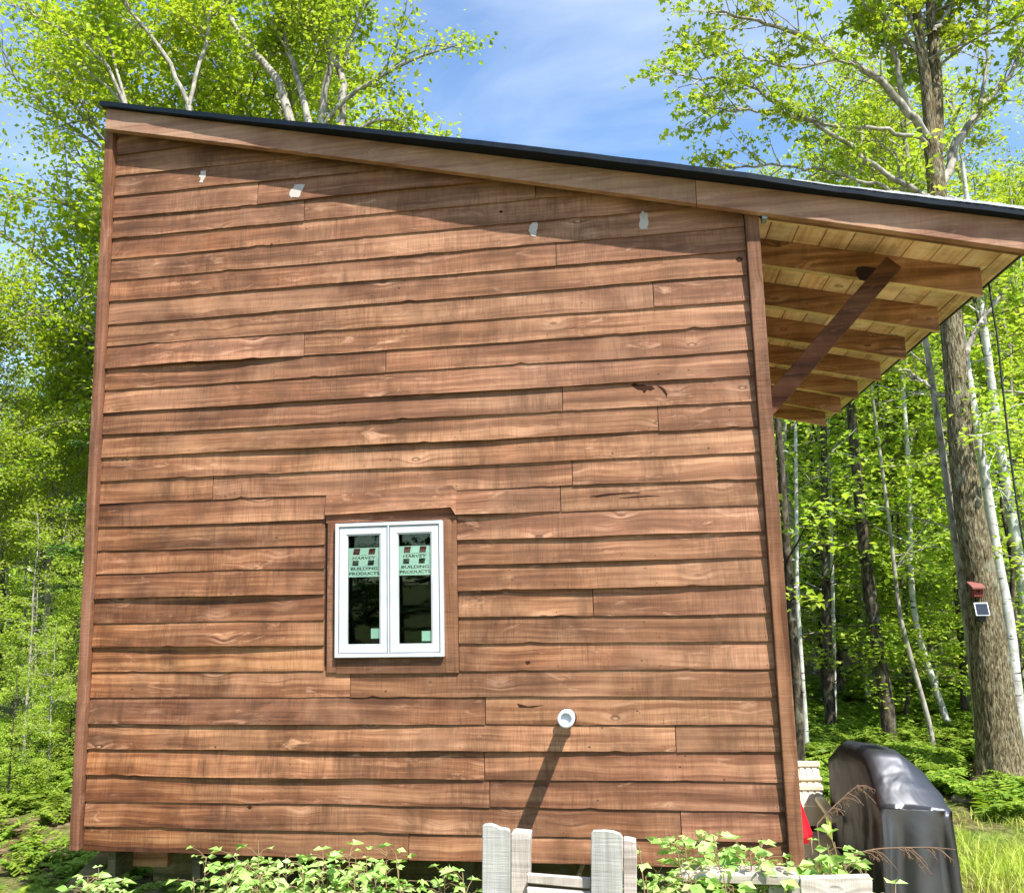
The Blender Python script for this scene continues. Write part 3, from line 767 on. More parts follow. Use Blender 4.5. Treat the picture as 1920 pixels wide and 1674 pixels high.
# window ---------------------------------------------------------------
# (window is a part of the cabin; its pieces are sub-parts)
def frame_ring(x0, x1, z0, z1, w, y0, y1, name, mat, parent, bev=0.002):
    """mitred rectangular frame"""
    V = []
    for y in (y0, y1):
        V += [(x0, y, z0), (x1, y, z0), (x1, y, z1), (x0, y, z1), (x0 + w, y, z0 + w), (x1 - w, y, z0 + w), (x1 - w, y, z1 - w), (x0 + w, y, z1 - w)]
    Fc = []
    for k in range(4):
        k2 = (k + 1) % 4
        Fc.append((k, k2, 4 + k2, 4 + k)); Fc.append((8 + k, 12 + k, 12 + k2, 8 + k2))
        Fc.append((k, 8 + k, 8 + k2, k2)); Fc.append((4 + k, 4 + k2, 12 + k2, 12 + k))
    V = [(a, b, c) for a, b, c in V]
    me = bpy.data.meshes.new(name); me.from_pydata(V, [], Fc); me.materials.append(mat); me.update()
    o = bpy.data.objects.new(name, me); link(o, parent)
    # parent at world offset
    o.location = -world_loc(parent)
    if bev: bevel(o, bev)
    return o
def world_loc(p):
    v = Vector((0, 0, 0))
    while p is not None: v += p.location; p = p.parent
    return v
def sub_mesh(name, V, Fc, mat, parent):
    me = bpy.data.meshes.new(name); me.from_pydata([tuple(map(float, q)) for q in V], [], Fc); me.materials.append(mat); me.update()
    o = bpy.data.objects.new(name, me); link(o, parent); o.location = -world_loc(parent); return o
# main outer frame = the window part itself
me_c = frame_ring(WX0, WX1, WZ0, WZ1, 0.016, -0.040, 0.03, 'window', MAT['vinyl'], cabin)
me_c['label'] = 'white vinyl casement window with two narrow sashes'
win = me_c
wmid = (WX0 + WX1) / 2
v, f = box_data(wmid - 0.0035, wmid + 0.0035, -0.0405, 0.0, WZ0 + 0.0165, WZ1 - 0.0165); sub_mesh('mullion', v, f, MAT['vinyl'], win)
sash_rects = []
for sx0, sx1 in ((WX0 + 0.0175, wmid - 0.005), (wmid + 0.005, WX1 - 0.0175)):
    z0, z1 = WZ0 + 0.018, WZ1 - 0.018
    sw = 0.034
    frame_ring(sx0, sx1, z0, z1, sw, -0.0345, 0.0, 'sash', MAT['vinyl'], win, 0.003)
    frame_ring(sx0 + sw + .0003, sx1 - sw - .0003, z0 + sw + .0003, z1 - sw - .0003, 0.0045, -0.031, -0.012, 'glazing_bead', MAT['seal'] if False else MAT['vinyl'], win, 0.0015)
    gx0, gx1, gz0, gz1 = sx0 + sw + 0.0048, sx1 - sw - 0.0048, z0 + sw + 0.0048, z1 - sw - 0.0048
    v, f = box_data(gx0, gx1, -0.0235, -0.0205, gz0, gz1); sub_mesh('glass_pane', v, f, MAT['glass'], win)
    sash_rects.append((gx0, gx1, gz0, gz1))
# dark seal lines round the sashes
frame_ring(WX0 + 0.0162, wmid - 0.0037, WZ0 + 0.0162, WZ1 - 0.0162, 0.0022, -0.0365, -0.02, 'seal', MAT['seal'], win, 0)
frame_ring(wmid + 0.0037, WX1 - 0.0162, WZ0 + 0.0162, WZ1 - 0.0162, 0.0022, -0.0365, -0.02, 'seal', MAT['seal'], win, 0)

def text_obj(body, cx, cz, w, h, y, mat, parent, skew=0.0):
    cu = bpy.data.curves.new('lettering', 'FONT'); cu.body = body; cu.size = 1.0; cu.align_x = 'CENTER'; cu.align_y = 'CENTER'; cu.extrude = 0.0; cu.resolution_u = 3; cu.offset = 0.022
    tmp = bpy.data.objects.new('lettering', cu); col.objects.link(tmp)
    bpy.context.view_layer.update()
    me = bpy.data.meshes.new_from_object(tmp.evaluated_get(bpy.context.evaluated_depsgraph_get()))
    bpy.data.objects.remove(tmp)
    co = np.zeros(len(me.vertices) * 3, np.float32); me.vertices.foreach_get('co', co); co = co.reshape(-1, 3)
    mn, mxx = co.min(0), co.max(0); c = (mn + mxx) / 2; sz = mxx - mn
    out = np.zeros_like(co); out[:, 0] = cx + (co[:, 0] - c[0]) / sz[0] * w + skew * (co[:, 1] - c[1]) / sz[1] * h; out[:, 2] = cz + (co[:, 1] - c[1]) / sz[1] * h; out[:, 1] = y
    me.vertices.foreach_set('co', out.ravel()); me.materials.clear(); me.materials.append(mat); me.update()
    me.name = 'lettering'
    o = bpy.data.objects.new('lettering', me); link(o, parent); o.location = -world_loc(parent); return o
for wi, (gx0, gx1, gz0, gz1) in enumerate(sash_rects):
    gw, gh = gx1 - gx0, gz1 - gz0
    sh = 0.27 * gh
    st = gz1 - (0.115 if wi == 0 else 0.11) * gh
    xa = gx0 + 0.001; xb = gx1 - 0.001 if wi else gx1 - 0.0005
    v, f = box_data(xa, xb, -0.0202, -0.0197, st - sh, st); sub_mesh('sticker', v, f, MAT['sticker'], win)
    xc = (xa + xb) / 2; yy = -0.02035
    def para(x, z, w, h, sk, mat, name='logo_flag'):
        V = [(x - w / 2 - sk, yy, z - h / 2), (x + w / 2 - sk, yy, z - h / 2), (x + w / 2 + sk, yy, z + h / 2), (x - w / 2 + sk, yy, z + h / 2)]
        sub_mesh(name, V, [(0, 1, 2, 3)], mat, win)
    for sgn in (-1, 1):
        para(xc + sgn * gw * 0.24, st - sh * 0.13, gw * 0.20, sh * 0.21, 0.0025, MAT['redink'])
        para(xc + sgn * gw * 0.24 - 0.005, st - sh * 0.52, gw * 0.19, sh * 0.18, 0.0015, MAT['ink'])
    # thin arc over the name
    V = []; n = 8
    for j in range(n + 1):
        t = j / n - 0.5; zz_ = st - sh * 0.245 - abs(t) * sh * 0.13
        V += [(xc + t * gw * 0.62, yy, zz_), (xc + t * gw * 0.62, yy, zz_ + 0.0014)]
    sub_mesh('logo_arc', V, [(2 * j, 2 * j + 2, 2 * j + 3, 2 * j + 1) for j in range(n)], MAT['ink'], win)
    text_obj('HARVEY', xc - 0.001, st - sh * 0.35, gw * 0.72, sh * 0.095, yy, MAT['ink'], win, 0.3)
    text_obj('BUILDING', xc, st - sh * 0.715, gw * 0.84, sh * 0.105, yy, MAT['ink'], win)
    text_obj('PRODUCTS', xc, st - sh * 0.885, gw * 0.95, sh * 0.105, yy, MAT['ink'], win)
    s2 = 0.060
    if wi == 0: ax, az = gx1 - 0.0435, gz0 + 0.024
    else: ax, az = gx1 - 0.047, gz0 + 0.010
    s2 = 0.044
    v, f = box_data(ax, min(ax + 0.042, gx1 - 0.0006), -0.0202, -0.0197, az, az + s2); sub_mesh('paper_label', v, f, MAT['sticker2'], win)

# vent pipe ---------------------------------------------------------------
pb = at(1065, 1343, -0.02); 
pe_y = -0.335
pe = at(1061, 1348, pe_y)
pr = empty('vent_pipe', (pb[0], -0.02, pb[2]), 'white plastic pipe sticking straight out of the cabin wall below the window', 'pipe')
def ring_tube(name, p0, p1, ro, ri, mat, parent, n=28):
    p0 = np.array(p0); p1 = np.array(p1); d = unit(p1 - p0); a = unit(np.cross(d, (0, 0, 1))); b = np.cross(d, a)
    V = []; Fc = []
    for (c, r) in ((p0, ro), (p1, ro), (p1, ri), (p0, ri)):
        for k in range(n):
            th = k / n * 2 * math.pi; V.append(c + r * (a * math.cos(th) + b * math.sin(th)))
    for s_ in range(3):
        for k in range(n): Fc.append((s_ * n + k, s_ * n + (k + 1) % n, (s_ + 1) * n + (k + 1) % n, (s_ + 1) * n + k))
    o = sub_mesh(name, V, Fc, mat, parent)
    o.data.polygons.foreach_set('use_smooth', [True] * len(o.data.polygons)); return o
prad = 15.0 / F_PX * (pe_y - CAM[1]) * 1.0
ring_tube('pipe', (pb[0], 0.0, pb[2]), pe, prad * 0.92, prad * 0.8, MAT['pvc'], pr)
ring_tube('pipe_cap', pe + np.array([0, 0.04, 0]), pe + np.array([0, -0.004, 0]), prad * 1.02, prad * 0.66, MAT['pvc'], pr)
cdv = []; n = 20
for k in range(n):
    th = k / n * 2 * math.pi; cdv.append((pe[0] + prad * 0.72 * math.cos(th), pe[1] + 0.008, pe[2] + prad * 0.72 * math.sin(th)))
sub_mesh('pipe_end', cdv, [tuple(range(n))], MAT['pvcin'], pr)
ring_tube('pipe_hole_seal', (pb[0], -0.045, pb[2]), (pb[0], -0.0445, pb[2]), prad * 1.2, prad * 0.93, MAT['void'], pr)
#__PART2__
# ------------------------------------------------------------------ covered grill
def make_grill():
    root = empty('covered_grill', (4.2, 1.5, GZ), 'barbecue grill under a glossy black vinyl cover on the grass right of the cabin', 'grill')
    Yn, Yf = 0.70, 1.95
    a = at(1652, 1520, Yn); b = at(1786, 1524, Yn)
    xl, xr = a[0], b[0]
    zs = at(1700, 1518, Yn)[2]
    ztop = at(1600, 1390, 1.55)[2]
    # stations from near to far: (y, left x, right x, shoulder z, top z, top inset)
    rz = at(1620, 1405, Yn + .24)[2] - zs
    zt_ = lambda Y, py: at(1620, py, Y)[2]
    st = [(Yn, 0, 0, zs, zs + 0.004), (Yn + .015, 0, 0, zs + .006, zs + 0.020), (Yn + .12, 0, 0, zs + .03, zs + 0.52 * rz), (Yn + .235, -.005, .0, zs + .06, zt_(Yn + .235, 1409)), (Yn + .31, -.01, .0, zs + .08, zt_(Yn + .31, 1398)), (Yn + .48, -.01, 0, zs + .08, zt_(Yn + .48, 1392)), (Yn + .8, -.01, 0, zs + .06, zt_(Yn + .8, 1388)), (Yn + 1.0, -.01, 0, zs + .03, zt_(Yn + 1.0, 1398)), (Yf, 0, 0, zs - .06, zs + .0)]
    ys = np.array([s[0] for s in st])
    NY = 64; NU = 56
    V = []; Fc = []
    for j in range(NY + 1):
        y = Yn + (Yf - Yn) * j / NY
        f = lambda c: float(np.interp(y, ys, [s[c] for s in st]))
        x0 = xl + f(1); x1 = xr + f(2); sh = f(3); tp = f(4)
        gl_ = ground_h(4, 1) + 0.04
        # outline: left hem, left shoulder, crown (nearer the left), right shoulder, right hem
        flare = 0.012
        crown_l = x0 + 0.12 * (x1 - x0); crown_r = x0 + 0.50 * (x1 - x0)
        pts = np.array([(x0 - flare, gl_), (x0, sh * .5 + gl_ * .5), (x0 + 0.002, sh + (tp - sh) * .75), (x0 + 0.03, tp - (tp - sh) * .12), (crown_l, tp), (crown_r, tp - (tp - sh) * .12), (x1 - 0.03, sh + (tp - sh) * .18), (x1, sh), (x1 + 0.003, sh * .5 + gl_ * .5), (x1 + flare, gl_)])
        d = np.concatenate([[0], np.cumsum(np.linalg.norm(np.diff(pts, axis=0), axis=1))])
        for u in range(NU + 1):
            s_ = d[-1] * u / NU
            px_, pz_ = np.interp(s_, d, pts[:, 0]), np.interp(s_, d, pts[:, 1])
            w = mnoise.noise(Vector((s_ * 5, y * 4, 0.5))) + .6 * mnoise.noise(Vector((s_ * 13, y * 9, 2.5)))
            drape = max(0.0, (sh - pz_)) 
            fold = 0.010 * math.sin(y * 23 + 2 * math.sin(y * 7)) * min(1, drape * 4) 
            out = 0.012 * w + fold
            nx_ = -1 if px_ < (x0 + x1) / 2 else 1
            if pz_ < sh: px_ += nx_ * out
            else: pz_ += 0.010 * w
            V.append((px_, y, pz_))
    for j in range(NY):
        for u in range(NU):
            q = j * (NU + 1) + u; Fc.append((q, q + NU + 1, q + NU + 2, q + 1))
    # near and far end panels
    for jj, s_ in ((0, 1), (NY, -1)):
        base = jj * (NU + 1); c0 = len(V)
        rows = 14; cols = NU
        # vertical panel hanging below the end outline, sampled between left and right profiles
        top = [V[base + u] for u in range(NU + 1)]
        half = NU // 2
        grid = []
        for r_ in range(half + 1):
            l_, rr_ = top[r_], top[NU - r_]
            rowi = []
            for c_ in range(17):
                t = c_ / 16; 
                x_ = l_[0] * (1 - t) + rr_[0] * t; z_ = l_[2] * (1 - t) + rr_[2] * t
                if c_ in (0, 16): rowi.append(base + (r_ if c_ == 0 else NU - r_)); continue
                dr = max(0, zs - z_); y_ = l_[1] - s_ * (0.022 * math.sin(t * 15 + 1.2 * math.sin(6 * t)) * min(1, dr * 5) * 1.0 + 0.012 * mnoise.noise(Vector((x_ * 9, z_ * 4, 3))) * min(1, dr * 6))
                V.append((x_, y_, z_)); rowi.append(len(V) - 1)
            grid.append(rowi)
        for r_ in range(half):
            for c_ in range(16):
                q = (grid[r_][c_], grid[r_][c_ + 1], grid[r_ + 1][c_ + 1], grid[r_ + 1][c_])
                if len(set(q)) == 4: Fc.append(q if s_ > 0 else q[::-1])
    o = sub_mesh('cover', V, Fc, MAT['cover'], root)
    o.data.polygons.foreach_set('use_smooth', [True] * len(o.data.polygons))
    for x_ in (xl + .03, xr - .03):
        for y_ in (Yn + .1, Yf - .1):
            beam('leg', (x_, y_, ground_h(x_, y_) - .02), (x_, y_, zs - .3), .03, .03, MAT['cable'], root, bev=0)
make_grill()

# cream plastic lounge chair behind the corner post, and the red cushion bag
def make_chair():
    Y = 2.0
    c = at(1500, 1500, Y)
    root = empty('garden_chair', (c[0], Y, GZ), 'cream ribbed plastic garden chair half hidden behind the right corner board', 'chair')
    xr_ = at(1546, 1480, Y)[0]; xl_ = xr_ - 0.55
    zt = at(1520, 1437, Y)[2]
    n = 14
    for k in range(n):
        x0 = xl_ + (xr_ - xl_) * k / n; x1 = xl_ + (xr_ - xl_) * (k + 0.62) / n
        z0 = zt - 0.36
        v = [(x0, Y, z0), (x1, Y, z0), (x1, Y + .16, zt), (x0, Y + .16, zt)]
        v += [(a, b + .012, c_) for a, b, c_ in v]
        o = mesh_obj('back_slat', v, [(0, 1, 2, 3), (7, 6, 5, 4), (0, 4, 5, 1), (1, 5, 6, 2), (2, 6, 7, 3), (3, 7, 4, 0)], MAT['cream'], root, loc=((x0 + x1) / 2, Y, z0))
    v = [(xl_, Y + .004, zt - .36), (xr_, Y + .004, zt - .36), (xr_, Y + .164, zt - .01), (xl_, Y + .164, zt - .01)]; v += [(a, b + .01, c_) for a, b, c_ in v]
    mesh_obj('back_panel', v, [(0, 1, 2, 3), (7, 6, 5, 4), (0, 4, 5, 1), (1, 5, 6, 2), (2, 6, 7, 3), (3, 7, 4, 0)], MAT['cream'], root, loc=((xl_ + xr_) / 2, Y, zt - .2))
    v, f = box_data(xr_ - .16, xr_ - .01, Y - .02, Y - .005, zt - .42, zt - .23); mesh_obj('side_panel', v, f, MAT['cream'], root, loc=(xr_ - .08, Y, zt - .3))
    for zz_, yy_, h in ((zt - 0.015, Y + .148, 0.03), (zt - 0.095, Y + .11, 0.02), (zt - 0.145, Y + .09, 0.03), (zt - 0.36, Y - .01, 0.04)):
        box('back_rail', xl_ - .01, xr_ + .008, yy_ - .01, yy_ + .02, zz_ - h / 2, zz_ + h / 2, MAT['cream'], root, 0.004)
    box('seat', xl_, xr_, Y - .48, Y - .012, zt - 0.42, zt - 0.39, MAT['cream'], root, 0.012)
    box('arm_rest', xr_ - .06, xr_ + .0, Y - .45, Y + .02, zt - 0.21, zt - 0.18, MAT['cream'], root, 0.01)
    box('arm_rest', xl_ - .0, xl_ + .06, Y - .45, Y + .02, zt - 0.21, zt - 0.18, MAT['cream'], root, 0.01)
    for x_ in (xl_ + .03, xr_ - .03):
        for y_ in (Y - .44, Y + .0):
            beam('leg', (x_, y_, ground_h(x_, y_) - .01), (x_, y_, zt - 0.195), .045, .04, MAT['cream'], root, bev=.004)
make_chair()
def make_bag():
    Y = 0.95; top = at(1492, 1478, Y); bot = at(1519, 1562, Y)
    zb = ground_h(bot[0], Y); n = 16
    root = empty('folded_parasol', (top[0] - .02, Y, zb), 'bright red folded parasol just showing past the right corner board', 'parasol')
    c = np.array([bot[0] - 0.09, Y, 0]); V = []; Fc = []
    lv = [(top[2] + .12, .012), (top[2], .035), ((top[2] + bot[2]) / 2, .062), (bot[2], .092), (bot[2] - .03, .085)]
    for z, r in lv:
        for k in range(n):
            th = k / n * 2 * math.pi; rr = r * (1 + .12 * math.cos(th * 8)); V.append((c[0] + rr * math.cos(th), Y + rr * math.sin(th), z))
    for j in range(len(lv) - 1):
        for k in range(n): Fc.append((j * n + k, j * n + (k + 1) % n, (j + 1) * n + (k + 1) % n, (j + 1) * n + k))
    sub_mesh('canopy', V, Fc, MAT['red'], root)
    beam('pole', (c[0], Y, zb - .02), (c[0], Y, lv[0][0] + .02), .02, .02, MAT['grey'], root, bev=0, up=(0, 1, 0))
make_bag()

# ------------------------------------------------------------------ weathered pallets
def plank_outline(name, pts, Y, th, mat, parent, lean=0.0):
    """upright board whose outline is given, extruded back by th"""
    P = [at(x, y, Y) for x, y in pts]; n = len(P)
    V = [tuple(p) for p in P] + [(p[0], p[1] + th, p[2]) for p in P]
    Fc = [tuple(range(n))] + [(n + i, n + (i + 1) % n, (i + 1) % n, i) for i in range(n)] + [tuple(range(2 * n - 1, n - 1, -1))]
    c = np.mean(np.array(P), 0)
    o = mesh_obj(name, V, Fc, mat, parent, loc=(float(c[0]), Y, float(c[2])))
    bevel(o, 0.002, 1); return o
PY = -1.25
c = at(1030, 1650, PY)
pal = empty('standing_pallet', (c[0], PY, ground_h(c[0], PY)), 'weathered grey wooden pallet standing on edge in front of the cabin, open in the middle', 'pallet')
low = 2150
plank_outline('upright_board', [(901, low), (904, 1600), (904, 1548), (908, 1546), (919, 1545), (929, 1548), (936, 1552), (950, 1554), (956, 1558), (956, 1600), (954, low)], PY, 0.018, MAT['grey'], pal)
plank_outline('stringer', [(958, low), (958, 1562), (965, 1559), (975, 1560), (995, 1562), (993, 1600), (990, low)], PY + 0.10, 0.04, MAT['greyx'], pal)
plank_outline('upright_board', [(1104, low), (1108, 1640), (1108, 1562), (1112, 1558), (1132, 1557), (1150, 1559), (1163, 1564), (1168, 1572), (1167, 1640), (1166, low)], PY, 0.018, MAT['grey'], pal)
plank_outline('stringer', [(1169, low), (1169, 1574), (1180, 1575), (1192, 1578), (1194, 1610), (1190, low)], PY + 0.10, 0.04, MAT['greyx'], pal)
for (ya, yb, yo) in ((1638, 1655, 0.035), (1664, 1684, 0.03), (1712, 1740, .03), (1790, 1820, .03)):
    plank_outline('cross_slat', [(988, ya), (1106, ya + 9), (1106, yb + 11), (988, yb)], PY + yo, 0.016, MAT['greyx'], pal)
plank_outline('block', [(989, 1648), (1106, 1659), (1106, 1670), (989, 1662)], PY + 0.06, 0.035, MAT['mossy'], pal)
c = at(1450, 1650, -0.85)
PY2 = -0.85
pal2 = empty('leaning_pallet', (c[0], PY2, ground_h(c[0], PY2)), 'second grey pallet overgrown with weeds below the right corner board', 'pallet')
plank_outline('top_rail', [(1270, 1652), (1275, 1640), (1330, 1637), (1400, 1640), (1470, 1641), (1500, 1646), (1500, 1660), (1400, 1657)], PY2, 0.09, MAT['greyx'], pal2)
plank_outline('top_rail', [(1501, 1666), (1501, 1646), (1560, 1645), (1632, 1643), (1636, 1652), (1636, 2000), (1560, 2000)], PY2 - .01, 0.03, MAT['greyx'], pal2)
for xa in (1285, 1335, 1385, 1440, 1478):
    w_ = RNG.integers(24, 36)
    plank_outline('upright_board', [(xa, 2000), (xa + 1, 1662), (xa + w_ * .5, 1658), (xa + w_, 1664), (xa + w_, 2000)], PY2 + .045 + RNG.uniform(0, .02), 0.018, MAT['grey'], pal2)
# pale batten in the dark under the floor
beam('batten', at(1093, 1618, .4), at(1076, 1665, .4), .03, .02, MAT['greyx'], cabin)

# ------------------------------------------------------------------ trees
def sm(pts, n):
    """Catmull-like resample of a polyline to n points"""
    P = np.asarray(pts, float); d = np.concatenate([[0], np.cumsum(np.linalg.norm(np.diff(P, axis=0), axis=1))])
    t = np.linspace(0, d[-1], n); Q = np.stack([np.interp(t, d, P[:, k]) for k in range(3)], 1)
    for _ in range(2): Q[1:-1] = (Q[:-2] + 2 * Q[1:-1] + Q[2:]) / 4
    return Q
UP = np.array([0, 0, 1.0])
def leaf_spray(lv, pts, n, size, spread, flat=1.0, droop=0.3, rng=RNG):
    t = rng.uniform(0.1, 1.0, n) * (len(pts) - 1); i = np.minimum(t.astype(int), len(pts) - 2); fr = (t - i)[:, None]
    P = pts[i] * (1 - fr) + pts[i + 1] * fr + rng.normal(0, spread, (n, 3)) * np.array([1, 1, 0.55])
    D = rng.normal(0, 1, (n, 3)); D[:, 2] = D[:, 2] * 0.35 - droop
    N = rng.normal(0, 0.45 / flat, (n, 3)) + UP
    lv.add(P, D, N, size * rng.uniform(0.65, 1.25, n))
def branch(tb, lv, p, d, Ln, r, lvl, prm):
    n = max(3, int(Ln / prm['step'])); P = [p]; d = unit(d)
    for i in range(n):
        d = unit(d + RNG.normal(0, prm['wob'], 3) + UP * prm['trop'] * (1 if lvl < 2 else 0.3)); p = p + d * Ln / n; P.append(p)
    P = np.array(P); k = 5 if r > 0.02 else 3
    if r > prm.get('rmin', 0.003): tb.add(P, np.linspace(r, r * 0.3, len(P)), k)
    if lvl <= 0 or Ln < prm['lmin']:
        leaf_spray(lv, P, max(3, int(prm['leaves'] * Ln)), prm['size'], prm['spread'], prm.get('flat', 1), prm.get('droop', .3)); return
    m_ = max(2, int(Ln * prm['dens']))
    side = unit(np.cross(d, UP) + 1e-6)
    for j in range(m_):
        t = RNG.uniform(prm.get('tmin', 0.2), 1.0) * (len(P) - 1); i = min(int(t), len(P) - 2); q = P[i] + (P[i + 1] - P[i]) * (t - i)
        dd = unit(P[i + 1] - P[i]); perp = RNG.normal(0, 1, 3); perp[2] *= prm.get('planar', 0.5); perp = unit(perp - dd * (perp @ dd))
        a = RNG.uniform(0.5, 1.1)
        branch(tb, lv, q, dd * math.cos(a) + perp * math.sin(a), Ln * prm['ratio'] * RNG.uniform(0.6, 1.1) * (1.15 - 0.5 * t / len(P)), r * 0.45, lvl - 1, prm)
    leaf_spray(lv, P[len(P) // 2:], max(2, int(prm['leaves'] * Ln * .3)), prm['size'], prm['spread'], prm.get('flat', 1), prm.get('droop', .3))

def px_path(pts, Y, Yend=None):
    n = len(pts); Yend = Y if Yend is None else Yend
    return np.array([at(x, y, Y + (Yend - Y) * i / max(1, n - 1)) for i, (x, y) in enumerate(pts)])
def wpx(w, Y): return w / F_PX * (Y - CAM[1]) / 2     # radius of a trunk w photo pixels wide

MAPLE = dict(step=0.25, wob=0.14, trop=0.05, lmin=0.25, leaves=26, size=0.075, spread=0.07, dens=3.6, ratio=0.5, planar=0.6)

def limb_tree(name, label, cat, base, trunks, limbs, barkm, leafm, prm, group=None, lobes=1, lvl=2, k=8, rough=0.0, extra=None, limb_leaf=True):
    """trunks: list of (path, r0, r1) bare; limbs: list of (path, r0, r1, foliage length) that carry side branches"""
    root = empty(name, base, label, cat, group)
    tt = Tubes(); tb = Tubes(); lv = Leaves()
    for P, r0, r1 in trunks:
        n = max(4, int(np.linalg.norm(P[-1] - P[0]) / 0.25)); Q = sm(P, n)
        tt.add(Q, np.linspace(r0, r1, n), k if r0 > .03 else 6, rough)
    for P, r0, r1, bl, dens in limbs:
        ln = np.linalg.norm(np.diff(P, axis=0), axis=1).sum(); n = max(5, int(ln / 0.22)); Q = sm(P, n)
        Q[1:-1] += RNG.normal(0, 0.012, (n - 2, 3))
        tb.add(Q, np.linspace(r0, r1, n), 6)
        for j in range(int(ln * dens)):
            t = RNG.uniform(0.22, 1.0) ** 0.8 * (n - 1); i = min(int(t), n - 2); q = Q[i] + (Q[i + 1] - Q[i]) * (t - i)
            dd = unit(Q[i + 1] - Q[i]); perp = RNG.normal(0, 1, 3); perp[2] *= 0.6; perp = unit(perp - dd * (perp @ dd)); a = RNG.uniform(0.5, 1.2)
            branch(tb, lv, q, dd * math.cos(a) + perp * math.sin(a) + UP * .1, bl * RNG.uniform(0.5, 1.15) * (1.15 - 0.6 * t / n), max(0.008, r1 * 0.8), lvl - 1, prm)
        branch(tb, lv, Q[-1], Q[-1] - Q[-2], bl * 0.8, r1 * .8, lvl - 1, prm)
    if extra: extra(lv, tb)
    tt.build('trunk', barkm, root)
    if tb.V: tb.build('limbs', barkm, root)
    if lv.P: lv.build('crown', leafm, root, lobes=lobes)
    return root

